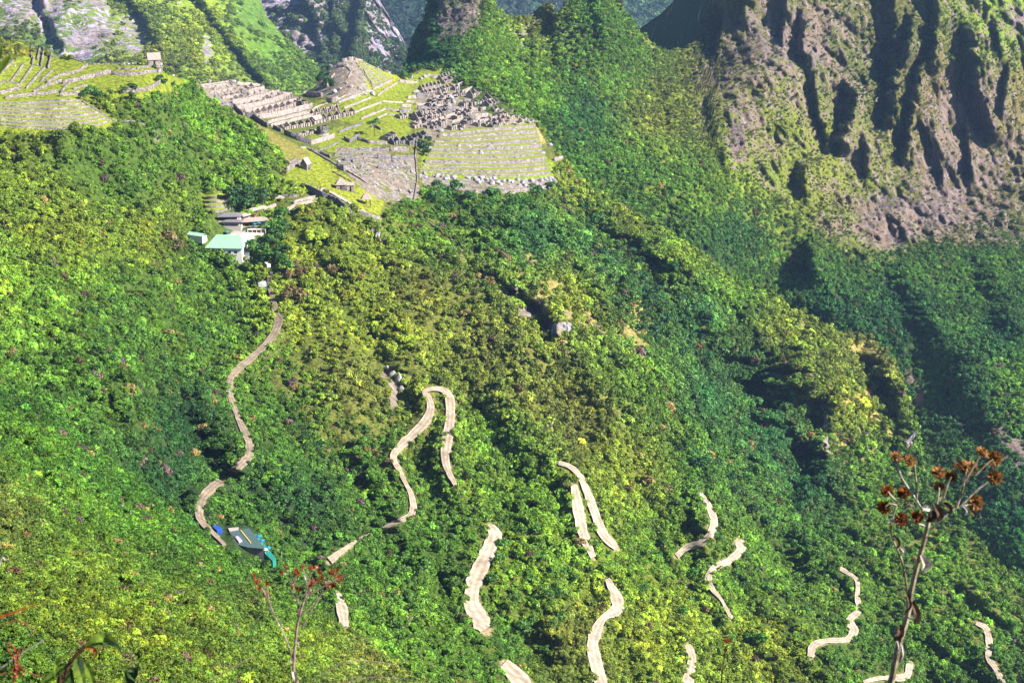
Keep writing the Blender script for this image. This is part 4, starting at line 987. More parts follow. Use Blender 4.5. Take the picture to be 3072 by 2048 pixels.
# --- walls stepping up to the eastern quarter, the shaded ones painted in grey stone
C23 = (4.48, 1200, 180)
ew = [([(220, 500), (390, 505)], 14), ([(430, 505), (555, 515)], 9), ([(205, 605), (400, 620), (585, 635)], 8), ([(235, 668), (400, 685), (585, 700)], 13), ([(0, 712), (80, 712), (150, 705)], 13), ([(20, 632), (150, 640)], 10), ([(105, 520), (215, 515)], 9), ([(80, 570), (190, 575)], 7), ([(630, 700), (750, 702), (860, 695)], 15), ([(870, 692), (910, 688)], 10),
      ([(920, 685), (1040, 690), (1155, 680)], 12), ([(930, 800), (1000, 812)], 20), ([(1005, 812), (1100, 805), (1190, 795)], 20), ([(420, 860), (600, 800), (740, 750), (850, 720)], 11), ([(700, 850), (830, 810)], 8), ([(950, 860), (1150, 830), (1344, 800)], 10), ([(840, 470), (950, 430), (1050, 370)], 15), ([(720, 400), (830, 360)], 14), ([(830, 350), (940, 318)], 14), ([(945, 310), (1045, 265)], 14),
      ([(760, 450), (845, 470)], 12), ([(1090, 320), (1220, 300)], 18), ([(1160, 180), (1280, 175), (1344, 230)], 8), ([(870, 170), (1040, 150)], 12), ([(770, 110), (790, 60)], 10), ([(1000, 210), (1190, 220)], 9), ([(370, 210), (540, 225)], 5), ([(430, 245), (540, 250)], 6), ([(0, 300), (180, 325)], 9), ([(75, 315), (230, 310)], 5), ([(850, 600), (970, 640)], 16), ([(1240, 480), (1344, 540)], 9)]
for i, (p, h) in enumerate(sorted(ew, key=lambda w: w[0][0][0])):
    in_shade = h > 12 and p[0][1] > 480 and p[0][0] < 700
    wall(crop(p, *C23), h, 'tall stone wall stepping up to the eastern ruins, %s from the left' % nth(i + 1), 'walls of the eastern ruins', M_GREY if in_shade else M_STONE2, ruin=0.1)
# --- walls under the plaza, quarry rubble walls, entrance side
C6 = (3.7333, 900, 380)
lw = [([(640, 150), (780, 190), (980, 205)], 10), ([(660, 262), (830, 272), (1000, 275)], 9), ([(1010, 275), (1120, 282), (1220, 285)], 16), ([(870, 362), (940, 365), (1020, 362)], 13), ([(1030, 362), (1150, 365), (1280, 355)], 12), ([(880, 475), (1000, 470), (1140, 445)], 14), ([(500, 385), (610, 385)], 14), ([(410, 470), (490, 500), (565, 495)], 20),
      ([(120, 275), (230, 310), (340, 355)], 9), ([(460, 320), (600, 330)], 6), ([(700, 320), (860, 330)], 6), ([(560, 180), (600, 160), (670, 110)], 11), ([(490, 140), (555, 180)], 9), ([(440, 70), (560, 30), (700, -20)], 8), ([(800, 10), (830, 0), (900, 40)], 7), ([(1280, 360), (1290, 280), (1300, 130)], 5), ([(220, 270), (330, 230), (440, 180)], 4), ([(400, 320), (500, 240)], 5)]
for i, (p, h) in enumerate(sorted(lw, key=lambda w: w[0][0][0])):
    wall(crop(p, *C6), h, 'grey retaining wall under the plaza with the lone tree, %s from the left' % nth(i + 1), 'walls below the plaza', M_GREY if i % 3 else M_STONE, ruin=0.08)
wall(crop([(0, 240), (75, 245), (170, 300), (330, 392), (560, 522), (760, 645), (985, 765)], *C6), 4.5, 'long diagonal boundary wall running down to the right past the thatched huts', None, M_STONE2)
wall(crop([(360, 505), (470, 565), (600, 640), (740, 715), (830, 745)], *C6), 2.5, 'thin stepped wall on the yellow grass between the long diagonal wall and the huts', None, M_STONE)
wall([(902, 560), (925, 572), (962, 598), (985, 605), (1010, 616), (1036, 636), (1069, 658)], [10, 18, 24, 22, 24, 22, 12], 'massive grey retaining wall under the thatched huts', None, M_GREY, cat='retaining wall')
wall([(1066, 634), (1090, 645), (1115, 655), (1140, 665)], 11, 'dark retaining wall at the right end of the entrance path', None, M_GREY, cat='retaining wall')
wall([(880, 612), (905, 604), (935, 597), (960, 592)], 9, 'pale stone wall holding up the entrance path', None, M_STONE2, cat='retaining wall')
wall([(842, 592), (860, 592), (892, 592)], 9, 'short grey wall above the bend of the entrance path', None, M_GREY)
wall([(862, 515), (885, 500), (905, 493)], 14, 'curved retaining wall at the foot of the bushy knoll', None, M_STONE, cat='retaining wall')
wall([(870, 494), (890, 480)], 9, 'second curved retaining wall higher on the bushy knoll', None, M_STONE, cat='retaining wall')
wall([(1425, 577), (1500, 580), (1570, 574), (1655, 562)], 9, 'long pale wall along the forest edge below the boulders', None, M_STONE, cat='retaining wall')
wall([(1664, 484), (1690, 478)], 11, 'last short wall on the right corner of the east terraces', None, M_STONE2)
wall([(1240, 600), (1250, 540), (1245, 470)], 3, 'thin wall running down beside the dry moat', None, M_STONE)
# broken walls strewn over the old quarry
rq = np.random.RandomState(77)
ql = []
for i in range(34):
    x, y = 1015 + rq.rand() * 225, 475 + rq.rand() * 112
    if x < 1180 and y > 475 + (x - 1000) * 0.78 + 10: continue
    L = 8 + 18 * rq.rand(); a = rq.normal() * 0.5 + (1.3 if rq.rand() < 0.25 else 0)
    ql.append(([(x, y), (x + L * math.cos(a) * 0.5, y + L * 0.4 * math.sin(a)), (x + L * math.cos(a), y + 0.6 * L * math.sin(a))], 3 + 4 * rq.rand()))
for i, (p, h) in enumerate(sorted(ql, key=lambda w: w[0][0][0])):
    wall(p, h, 'broken low wall in the grey stone quarry, %s from the left' % nth(i + 1), 'broken walls of the quarry', M_GREY if rq.rand() < 0.6 else M_STONE, ruin=0.4, dense=3)

# ------------------------------------------------------------------ roofless stone houses
def gpt(px, py, layer=None):
    return Vector(((layer or MR).P(np.array([px]), np.array([py])))[0])
def prism(bm, pts2, y0, y1, frame):
    """extrude polygon pts2 [(s,z)] from y0 to y1 ; frame maps (s,y,z)->Vector"""
    a = [bm.verts.new(frame(s, y0, z)) for s, z in pts2]
    b = [bm.verts.new(frame(s, y1, z)) for s, z in pts2]
    bm.faces.new(a[::-1]); bm.faces.new(b)
    n = len(a)
    for i in range(n): bm.faces.new((a[i], a[(i + 1) % n], b[(i + 1) % n], b[i]))
def box(bm, x0, x1, y0, y1, z0, z1, frame=None):
    f = frame or (lambda a, b, c: Vector((a, b, c)))
    prism(bm, [(x0, z0), (x1, z0), (x1, z1), (x0, z1)], y0, y1, f)
def bobj(name, bm, mat, parent=None, smooth=False):
    bmesh.ops.recalc_face_normals(bm, faces=bm.faces)
    me = bpy.data.meshes.new(name); bm.to_mesh(me); bm.free()
    if smooth:
        for p in me.polygons: p.use_smooth = True
    return link(name, me, parent, mat)
def empty(name, loc, rz=0.0, label=None, cat=None, group=None):
    o = bpy.data.objects.new(name, None); COL.objects.link(o)
    o.location = loc; o.rotation_euler = (0, 0, rz)
    o.empty_display_size = 0.5
    return setp(o, label, cat, group)
def ruin(A, B, width, h, gab, label, group, doors=2, mat=None, seed=0, open_front=False, sink=2.5):
    """A,B ground points of the long wall that faces the light; width runs to the left/back"""
    r = random.Random(seed)
    mat = mat or M_STONE2
    d = Vector((B.x - A.x, B.y - A.y, 0)); L = d.length; d.normalize()
    ang = math.atan2(d.y, d.x)
    z = min(A.z, B.z)
    e = empty('ruined_house', (A.x, A.y, z), ang, label, 'ruin', group)
    t = 0.75
    dz = abs(A.z - B.z)
    F = lambda s, y, zz: Vector((s, y, zz))
    def side(y, full, openings):
        bm = bmesh.new()
        xs = [0.0]
        if openings:
            for k in range(openings):
                c = L * (k + 0.5) / openings + r.uniform(-.3, .3)
                xs += [c - 0.65, c + 0.65]
        xs.append(L)
        for i in range(0, len(xs), 2):
            if xs[i + 1] > xs[i]: box(bm, xs[i], xs[i + 1], y, y + t, -sink, full * (1 - (0.18 * r.random())))
        for i in range(1, len(xs) - 1, 2):
            if r.random() < 0.7: box(bm, xs[i] - 0.01, xs[i + 1] + 0.01, y + 0.02, y + t - 0.02, full * 0.72, full * 0.82)
        bobj('side_wall', bm, mat, e)
    side(0, h, doors)
    side(width - t, h * r.uniform(0.8, 1.05), 0)
    for x in (0, L - t):
        bm = bmesh.new()
        g = gab * r.uniform(0.8, 1.05)
        Fr = lambda s, y, zz: Vector((y, s, zz))
        prism(bm, [(t, -sink), (width - t, -sink), (width - t, h * .98), (width / 2, h + g), (t, h * .98)], x, x + t, Fr)
        bobj('gable_wall', bm, mat, e)
    bm = bmesh.new(); box(bm, t * .5, L - t * .5, t * .5, width - t * .5, -sink, 0.06)
    bobj('floor', bm, M_GRASS if r.random() < 0.4 else M_SAND, e)
    return e
ruins = []
def row(a, b, n, width, h, gab, where, grp, gap=0.12, doors=1, mat=None, jig=0.0):
    a = np.array(a, float); b = np.array(b, float)
    for i in range(n):
        t0 = (i + gap / 2) / n; t1 = (i + 1 - gap / 2) / n
        p = a + (b - a) * t0; q = a + (b - a) * t1
        ruins.append((tuple(p), tuple(q), width, h, gab, where, grp, doors, mat))
W = 'western ruins beside the grassy slope'
# px lines are (foot line of the long wall facing right)
def R2(*p): return [tuple(q) for q in crop(list(p), *C2)]
def R3(*p): return [tuple(q) for q in crop(list(p), *C23)]
row(*R2((560, 735), (900, 640)), 5, 6, 3.4, 2.2, 'western', 'roofless houses of the western ruins')
row(*R2((660, 815), (1180, 690)), 7, 6, 3.0, 2.6, 'western', 'roofless houses of the western ruins')
row(*R2((820, 900), (1250, 790)), 6, 7, 3.6, 3.2, 'western', 'roofless houses of the western ruins')
row(*R2((300, 665), (600, 615)), 4, 6, 3.6, 1.5, 'western', 'roofless houses of the western ruins')
row(*R2((440, 700), (640, 660)), 3, 5, 3.6, 0.6, 'western', 'roofless houses of the western ruins', doors=3)
row(*R2((1150, 1060), (1480, 1010)), 4, 7, 3.6, 2.8, 'western', 'roofless houses of the western ruins', doors=2)
row(*R2((1260, 1160), (1600, 1080)), 4, 6, 2.8, 1.2, 'western', 'roofless houses of the western ruins', doors=3)
row(*R2((1490, 900), (1800, 830)), 4, 6, 3.8, 3.2, 'western', 'roofless houses of the western ruins', doors=2)
row(*R2((1640, 960), (1990, 880)), 4, 7, 4.2, 2.6, 'western', 'roofless houses of the western ruins', doors=2)
row(*R2((1500, 1000), (1640, 960)), 2, 6, 3.0, 2.0, 'western', 'roofless houses of the western ruins')
row(*R2((160, 580), (420, 535)), 4, 5, 2.4, 0.5, 'western', 'roofless houses of the western ruins')
G = 'roofless houses of the eastern ruins'
row(*R3((560, 280), (760, 215)), 5, 6, 3.2, 3.2, 'eastern', G)
row(*R3((600, 330), (830, 255)), 4, 6, 3.4, 2.0, 'eastern', G, doors=2)
row(*R3((300, 420), (560, 360)), 5, 6, 3.4, 3.4, 'eastern', G)
row(*R3((330, 480), (560, 440)), 4, 6, 3.4, 2.2, 'eastern', G)
row(*R3((580, 430), (720, 390)), 3, 6, 3.4, 2.4, 'eastern', G)
row(*R3((975, 530), (1045, 505)), 1, 8, 5.4, 3.4, 'eastern', G, doors=2)
row(*R3((1045, 505), (1120, 465)), 1, 8, 5.2, 3.2, 'eastern', G, doors=3)
row(*R3((1125, 440), (1180, 410)), 1, 8, 5.0, 3.0, 'eastern', G, doors=2)
row(*R3((1170, 590), (1250, 560)), 1, 7, 4.6, 3.0, 'eastern', G, doors=2)
row(*R3((1195, 660), (1255, 640)), 1, 8, 5.4, 3.4, 'eastern', G, doors=2)
row(*R3((1262, 640), (1340, 600)), 2, 7, 4.2, 2.6, 'eastern', G, doors=3)
row(*R3((1220, 460), (1320, 400)), 2, 8, 4.0, 1.0, 'eastern', G, doors=3)
row(*R3((240, 840), (330, 825)), 1, 9, 5.2, 5.4, 'eastern', G, doors=1)
row(*R3((0, 800), (120, 790)), 2, 7, 4.0, 1.2, 'eastern', G)
row(*R3((340, 800), (560, 770)), 4, 7, 4.0, 1.0, 'eastern', G, doors=1)
row(*R3((300, 730), (560, 720)), 4, 6, 3.8, 0.8, 'eastern', G)
row(*R3((850, 290), (1040, 215)), 4, 6, 3.2, 0.8, 'eastern', G)
row(*R3((1060, 280), (1180, 250)), 2, 8, 3.8, 0.8, 'eastern', G)
row(*R3((780, 130), (860, 150)), 1, 9, 3.6, 3.4, 'eastern', G)
row(*R3((860, 640), (960, 620)), 2, 7, 4.4, 1.0, 'eastern', G)
row(*R3((1000, 620), (1140, 600)), 2, 7, 4.2, 0.8, 'eastern', G)
C5 = (4.48, 1400, 200)
def R5(*p): return [tuple(q) for q in crop(list(p), *C5)]
row(*R5((380, 380), (500, 250)), 4, 6, 4.0, 1.2, 'eastern', G, doors=2)
row(*R5((540, 390), (585, 350)), 1, 7, 4.4, 3.4, 'eastern', G, doors=2)
row(*R5((430, 420), (530, 380)), 2, 6, 3.6, 1.8, 'eastern', G, doors=2)
row(*R5((500, 560), (640, 470)), 4, 5, 3.0, 0.6, 'eastern', G, doors=2)
row(*R5((600, 640), (740, 560)), 4, 5, 3.0, 0.5, 'eastern', G, doors=2)
row(*R5((450, 690), (560, 680)), 2, 8, 4.4, 0.8, 'eastern', G, doors=1)
row(*R5((690, 700), (820, 620)), 3, 5, 3.0, 0.4, 'eastern', G, doors=1)
C4 = (4.48, 1150, 300)
def R4(*p): return [tuple(q) for q in crop(list(p), *C4)]
row(*R4((60, 560), (180, 500)), 2, 8, 3.8, 1.6, 'group under the plaza', 'roofless houses under the plaza', mat=M_GREY)
row(*R4((140, 610), (330, 590)), 2, 7, 4.4, 2.8, 'group under the plaza', 'roofless houses under the plaza', mat=M_GREY, doors=2)
row(*R4((400, 560), (480, 540)), 1, 8, 4.2, 2.6, 'group under the plaza', 'roofless houses under the plaza', mat=M_GREY)
row(*R4((520, 530), (600, 500)), 1, 8, 3.6, 3.0, 'group under the plaza', 'roofless houses under the plaza', mat=M_GREY)
row(*R4((350, 620), (430, 600)), 1, 7, 5.2, 0.8, 'group under the plaza', 'roofless houses under the plaza', mat=M_GREY)
# fill the blocks between the drawn rows
def fill(poly, dx, dy, d, where, grp, n, mats):
    r = random.Random(len(poly) * 13 + n)
    got = [(0.5 * (q[0][0] + q[1][0]), 0.5 * (q[0][1] + q[1][1])) for q in ruins]
    xs = [p[0] for p in poly]; ys = [p[1] for p in poly]
    tries = 0
    while n and tries < 4000:
        tries += 1
        x = r.uniform(min(xs), max(xs)); y = r.uniform(min(ys), max(ys))
        if not in_poly(np.array([x]), np.array([y]), poly)[0]: continue
        if any(abs(x - a) < dx and abs(y - b) < dy for a, b in got): continue
        got.append((x, y)); n -= 1
        L = r.uniform(12, 20)
        s = d + r.uniform(-.08, .08)
        ruins.append(((x - L / 2, y + L / 2 * s), (x + L / 2, y - L / 2 * s), r.uniform(5, 7), r.uniform(2.8, 4.6), r.choice([0.5, 0.6, 0.8, 2.4]), where, grp, r.choice([1, 2, 2, 3]), r.choice(mats)))
fill([(1325, 232), (1400, 212), (1470, 218), (1500, 235), (1580, 330), (1600, 372), (1540, 385), (1380, 392), (1250, 388), (1240, 350), (1300, 318), (1312, 270)], 15, 8, 0.33, 'eastern', G, 62, [M_STONE2, M_STONE2, M_STONE2, M_STONE])
fill([(600, 262), (700, 252), (870, 292), (950, 325), (920, 335), (800, 300), (700, 275), (620, 275)], 16, 8, 0.28, 'western', 'roofless houses of the western ruins', 14, [M_STONE2, M_STONE])
ruins.sort(key=lambda q: q[0][0])
cnt = {}
for i, (p, q, w_, h_, g_, where, grp, doors, mt) in enumerate(ruins):
    cnt[where] = cnt.get(where, 0) + 1
    A, B = gpt(*p), gpt(*q)
    L = (B - A).length
    if L > 16: B = A + (B - A) * (16 / L)
    gd = 'steep gables' if g_ > 2.5 else ('low gables' if g_ > 1.1 else 'level walls')
    ruin(A, B, w_, h_, g_, 'roofless stone house with %s, %s%s, %s from left' % (gd, where, ' ruins' if where in ('western', 'eastern') else '', nth(cnt[where])), grp, doors, mt, seed=i)

# ------------------------------------------------------------------ boulders
def boulder_mesh(seed, rough=0.35):
    bm = bmesh.new(); bmesh.ops.create_icosphere(bm, subdivisions=2, radius=1.0)
    r = random.Random(seed); o = Vector((r.random() * 50, r.random() * 50, r.random() * 50))
    from mathutils import noise as mn
    for v in bm.verts:
        k = 1 + rough * mn.noise(v.co * 1.1 + o) + 0.25 * rough * mn.noise(v.co * 3 + o)
        q = v.co * k
        for ax in [Vector((1, .3, .2)), Vector((-.5, 1, .1)), Vector((.2, -.7, .8)), Vector((-.9, -.4, .5))]:
            ax = (ax + o * 0.003).normalized(); dd = q.dot(ax)
            if dd > 0.72: q -= ax * (dd - 0.72) * 0.85
        v.co = q
    me = bpy.data.meshes.new('boulder'); bm.to_mesh(me); bm.free(); me.materials.append(M_BOULD)
    return me
BM = [boulder_mesh(i) for i in range(7)]
def boulder(px, py, rpx, label, group, layer=None, sq=(1, 1, 0.8), mi=None):
    P = gpt(px, py, layer)
    s = rpx * P.y / FPX
    o = link('boulder', BM[rnd.randrange(7) if mi is None else mi])
    o.location = P + Vector((0, 0, s * 0.35)); o.scale = (s * sq[0] * rnd.uniform(.8, 1.2), s * sq[1], s * sq[2] * rnd.uniform(.8, 1.3)); o.rotation_euler = (rnd.uniform(-.3, .3), rnd.uniform(-.3, .3), rnd.uniform(0, 6))
    setp(o, label, 'boulder', group)
    return o
bs = []
for x, y, r_ in [(1470, 447, 12), (1442, 461, 11), (1440, 372, 12), (1376, 440, 6), (1410, 447, 7), (1600, 440, 12), (1548, 477, 7), (1500, 430, 8), (1382, 392, 8), (1545, 430, 9), (1650, 438, 9), (1496, 385, 8), (1560, 402, 8), (1405, 350, 9), (1610, 372, 9), (1585, 365, 7), (1630, 462, 8), (1560, 445, 7), (1540, 395, 8)]:
    bs.append((x, y, r_))
bs.sort()
for i, (x, y, r_) in enumerate(bs): boulder(x, y, r_, 'grey boulder lying on the green east terraces, %s from the left' % nth(i + 1), 'boulders on the east terraces')
strip = sorted([(1258 + 410 * rnd.random() ** 0.85, 0, 4 + 5 * rnd.random()) for i in range(62)])
for i, (x, _, r_) in enumerate(strip):
    y = np.interp(x, [1258, 1330, 1400, 1500, 1600, 1670], [526, 532, 540, 548, 550, 538]) + rnd.uniform(-8, 9)
    boulder(x, y, r_ * (1.2 if x > 1400 else 0.9), 'pale boulder in the stony strip under the east terraces, %s from the left' % nth(i + 1), 'boulders under the east terraces')
strip = sorted([(1010 + 230 * rnd.random(), 480 + rnd.random() * 110, 2.5 + 3.5 * rnd.random()) for i in range(46)])
strip = [s for s in strip if not (s[0] < 1180 and s[1] > 475 + (s[0] - 1000) * 0.78 + 6)]
for i, (x, y, r_) in enumerate(strip):
    boulder(x, y, r_, 'grey block among the broken walls of the quarry, %s from the left' % nth(i + 1), 'blocks in the quarry')
for i, (x, y, r_) in enumerate([(1052, 262, 7), (1078, 268, 8), (1040, 250, 5), (1020, 268, 6), (1096, 284, 6), (1118, 285, 11), (1004, 278, 9), (1012, 300, 9), (1420, 192, 9), (1432, 188, 7), (1232, 236, 8), (1262, 238, 7), (1275, 233, 8), (1285, 228, 6), (1250, 245, 5), (1248, 280, 10), (1330, 250, 8), (1352, 300, 12), (1346, 318, 12), (1360, 310, 9), (1322, 395, 12), (1290, 450, 9)]):
    boulder(x, y, r_, 'rocky outcrop between the lawns and the ruins, %s from the west' % nth(i + 1), 'outcrops among the ruins')
for i, (x, y, r_) in enumerate([(96, 176, 5), (45, 200, 3.5), (112, 198, 5), (372, 194, 5), (385, 194, 4), (398, 193, 4), (480, 195, 7), (483, 205, 5), (505, 222, 5), (520, 228, 5), (590, 262, 6), (604, 258, 5), (628, 246, 7), (700, 247, 8), (716, 250, 6), (756, 255, 5)]):
    boulder(x, y, r_, 'pale rock on the skyline of the fields and western ruins, %s from the left' % nth(i + 1), 'rocks along the upper edge')
for i, (x, y, r_) in enumerate([(1163, 1105, 8), (1178, 1128, 12), (1196, 1140, 12), (1204, 1170, 12), (1222, 1178, 6), (1210, 1200, 10), (1222, 1215, 8)]):
    boulder(x, y, r_, 'white rock of the bare scar left of the upper hairpin, %s from the top' % nth(i + 1), 'rocks of the bare scar', sq=(1, 1, 1.2))
for i, (x, y, r_) in enumerate([(330, 1500, 6), (350, 1508, 6), (364, 1520, 7), (376, 1532, 6), (392, 1543, 9), (404, 1540, 6), (415, 1478, 5), (445, 1512, 9), (458, 1520, 9), (470, 1500, 6), (420, 1495, 5), (462, 1490, 6)]):
    boulder(x, y, r_, 'light rock showing through the shrubs of the near slope, %s from the left' % nth(i + 1), 'rocks in the near shrubs', layer=EN, sq=(1, 1, 0.9))
# leaning slabs of rock on the crest, facing the light
def slab_mesh(name, Ptop, Pbot, wpx):
    bm = bmesh.new()
    r = random.Random(int(wpx * 7))
    n = 9
    Wd = wpx * Ptop.y / FPX
    prev = None
    for i in range(n + 1):
        u = i / n
        row_ = []
        for j in range(7):
            v = j / 6
            c = Ptop.lerp(Pbot, v)
            off = Vector(((u - 0.5) * Wd * (1 + 0.2 * r.random()), -1.6 * math.sin(u * 9 + v) * r.random() - 1.5 + 2.5 * abs(u - 0.45), r.uniform(-.6, .6)))
            row_.append(bm.verts.new(c + off))
        if prev:
            for j in range(6): bm.faces.new((prev[j], prev[j + 1], row_[j + 1], row_[j]))
        prev = row_
    geom = bmesh.ops.extrude_face_region(bm, geom=bm.faces[:])
    bmesh.ops.translate(bm, verts=[g for g in geom['geom'] if isinstance(g, bmesh.types.BMVert)], vec=Vector((0.5, 7, -1)))
    return bobj(name, bm, M_BOULD)
for (x, yt, yb, w_, lb) in [(1684, 940, 1022, 54, 'tall pale rock face standing in the dark cleft of the crest'), (1140, 678, 706, 12, 'small pale crag under the end of the diagonal wall'), (2476, 1228, 1290, 9, 'thin white rock streak left of the cliff under the yellow knoll'), (2728, 1270, 1345, 12, 'white rock rib at the right edge of the knoll cliff')]:
    A = gpt(x, yt); B = gpt(x - 6, yb)
    q = (B.y + A.y) / 2
    A = Vector((A.x, min(A.y, q) - 5, A.z)); B = Vector((B.x, min(A.y, q) - 5, B.z))
    setp(slab_mesh('rock_face', A, B, w_), lb, 'rock')

# ------------------------------------------------------------------ materials for the built things
def flat_mat(name, c, rough=0.7, spec=0.2, var=0.2, scale=2.0):
    return simple_mat(name, tuple(x * (1 - var) for x in c), tuple(min(1, x * (1 + var)) for x in c), scale, rough, bstr=0.1, bdist=0.02)
M_WHITE = flat_mat('white_paint', (0.6, 0.58, 0.55)); M_GREENROOF = flat_mat('green_metal', (0.19, 0.34, 0.24), 0.45, var=0.1, scale=0.5)
M_GREENROOF2 = flat_mat('pale_green_metal', (0.25, 0.40, 0.31), 0.45, var=0.08); M_SLATE = flat_mat('grey_roofing', (0.13, 0.12, 0.135), 0.7, scale=1.2)
M_WOOD = flat_mat('dark_wood', (0.09, 0.05, 0.035)); M_RED = flat_mat('red_earth', (0.22, 0.07, 0.05)); M_BLUE = flat_mat('blue_canvas', (0.02, 0.15, 0.27), 0.6); M_TURQ = flat_mat('turquoise_panel', (0.02, 0.16, 0.13), 0.5)
M_VAN = flat_mat('blue_paint', (0.015, 0.06, 0.30), 0.3, var=0.05); M_GLASS = flat_mat('dark_glass', (0.02, 0.025, 0.03), 0.1, var=0.05); M_TYRE = flat_mat('tyre_rubber', (0.02, 0.02, 0.02))
M_YELLOW = flat_mat('yellow_ridge', (0.5, 0.36, 0.10)); M_LILAC = flat_mat('lilac_panel', (0.32, 0.27, 0.45)); M_SKIN = flat_mat('skin', (0.35, 0.2, 0.13)); M_PAVE = simple_mat('pale_paving', (0.30, 0.27, 0.25), (0.42, 0.38, 0.35), 1.5)
M_DARKROOF = flat_mat('teal_roofing', (0.05, 0.085, 0.085), 0.6, scale=0.8); M_BARK = flat_mat('bark', (0.10, 0.075, 0.05), scale=6)

def rot2(x, y, a): return (x * math.cos(a) - y * math.sin(a), x * math.sin(a) + y * math.cos(a))
def cyl(bm, p0, p1, r0, r1=None, n=6):
    r1 = r0 if r1 is None else r1
    d = (p1 - p0).normalized(); u = d.orthogonal().normalized(); v = d.cross(u)
    a = [bm.verts.new(p0 + (u * math.cos(6.2832 * i / n) + v * math.sin(6.2832 * i / n)) * r0) for i in range(n)]
    b = [bm.verts.new(p1 + (u * math.cos(6.2832 * i / n) + v * math.sin(6.2832 * i / n)) * r1) for i in range(n)]
    bm.faces.new(a[::-1]); bm.faces.new(b)
    for i in range(n): bm.faces.new((a[i], a[(i + 1) % n], b[(i + 1) % n], b[i]))
def bx(name, parent, mat, x0, x1, y0, y1, z0, z1):
    bm = bmesh.new(); box(bm, x0, x1, y0, y1, z0, z1); return bobj(name, bm, mat, parent)
def gable_roof(bm, L, Wd, z0, zr, ov=0.5, th=0.35):
    F = lambda s, y, z: Vector((y, s, z))
    prism(bm, [(-ov, z0 - 0.2), (Wd / 2, zr), (Wd + ov, z0 - 0.2), (Wd + ov, z0 - 0.2 + th), (Wd / 2, zr + th), (-ov, z0 - 0.2 + th)], -ov, L + ov, F)
def hip_roof(bm, L, Wd, z0, zr, ov=0.6, inset=0.45, flare=0.0):
    b = [bm.verts.new(v) for v in ((-ov, -ov, z0), (L + ov, -ov, z0), (L + ov, Wd + ov, z0), (-ov, Wd + ov, z0))]
    i = inset * L
    t = [bm.verts.new(v) for v in ((i, Wd / 2, zr), (L - i, Wd / 2, zr))]
    u = [bm.verts.new(v.co - Vector((0, 0, 0.35))) for v in b]
    bm.faces.new((b[0], b[1], t[1], t[0])); bm.faces.new((b[1], b[2], t[1])); bm.faces.new((b[2], b[3], t[0], t[1])); bm.faces.new((b[3], b[0], t[0]))
    bm.faces.new(u[::-1])
    for k in range(4): bm.faces.new((u[k], u[(k + 1) % 4], b[(k + 1) % 4], b[k]))
def walls4(e, L, Wd, h, mat, t=0.7, door=None, sink=2.0, gab=0.0):
    """door: (x0,x1) opening in the front wall"""
    bm = bmesh.new()
    if door:
        box(bm, 0, door[0], 0, t, -sink, h); box(bm, door[1], L, 0, t, -sink, h); box(bm, door[0], door[1], 0.01, t - 0.01, h * 0.8, h - 0.02)
    else: box(bm, 0, L, 0, t, -sink, h)
    bobj('front_wall', bm, mat, e)
    bx('back_wall', e, mat, 0, L, Wd - t, Wd, -sink, h)
    for x in (0, L - t):
        bm = bmesh.new()
        prism(bm, [(t, -sink), (Wd - t, -sink), (Wd - t, h - .02), (Wd / 2, h + gab), (t, h - .02)], x, x + t, lambda s, y, z: Vector((y, s, z)))
        bobj('side_wall', bm, mat, e)
def leafy_tree(name, px, py, hgt, crad, tint, label, group=None, layer=None, ci=None, cat='tree', coll=None, flat=1.0, P=None):
    P = gpt(px, py, layer) if P is None else P
    e = empty(name, P, rnd.uniform(0, 6.28), label, cat, group)
    ms = coll or CR_ROUND
    m = ms[rnd.randrange(len(ms)) if ci is None else ci]
    c = link('crown', m, e); c['tint'] = [float(t) for t in tint]
    k = crad * 1.25
    c.scale = (k, k, k * flat); c.location = (0, 0, max(0.1, hgt - k * flat * 1.15))
    bm = bmesh.new()
    top = max(0.6, hgt - crad * 0.9)
    r = random.Random(int(px))
    cyl(bm, Vector((0, 0, -1.5)), Vector((0.1 * crad * r.uniform(-1, 1), 0, top)), 0.055 * crad + .05, 0.04 * crad, 6)
    for i in range(4):
        a = i * 1.57 + r.uniform(0, 1)
        cyl(bm, Vector((0, 0, top * 0.75)), Vector((math.cos(a) * crad * .6, math.sin(a) * crad * .6, top + crad * .35)), 0.03 * crad, 0.015 * crad, 5)
    bobj('trunk', bm, M_BARK, e)
    return e

# ------------------------------------------------------------------ thatched and stone buildings of the site
AX = 1.12     # heading of the ruins' long axis, seen from above
def hut(px, py, L, Wd, h, rise, label, kind='gable', ang=AX, wallm=None, roofm=None, door=True, name='thatched_hut', open_=False, cat='hut', sink=3.0, inset=0.42):
    P = gpt(px, py)
    e = empty(name, P, ang, label, cat)
    wm = wallm or M_STONE
    if not open_: walls4(e, L, Wd, h, wm, door=(L * .42, L * .42 + 1.1) if door else None, sink=sink, gab=rise * 0.93 if kind == 'gable' else 0)
    else:
        for x in (0.2, L / 2, L - 0.2):
            for y in (0.2, Wd - 0.2):
                bm = bmesh.new(); cyl(bm, Vector((x, y, -sink)), Vector((x, y, h)), 0.22, n=8); bobj('post', bm, wm, e)
    bm = bmesh.new()
    if kind == 'gable': gable_roof(bm, L, Wd, h, h + rise)
    else: hip_roof(bm, L, Wd, h - 0.1, h + rise, inset=inset)
    bobj('roof', bm, roofm or M_THATCH, e)
    return e
hut(446, 199, 9, 6.5, 4.5, 4.6, 'steep thatched guardhouse alone on the skyline above the terraced fields', ang=0.35, wallm=M_STONE2)
hut(1008, 566, 7.5, 6.5, 3.0, 4.6, 'thatched hut with hipped roof beside the massive grey retaining wall', 'hip', ang=0.15)
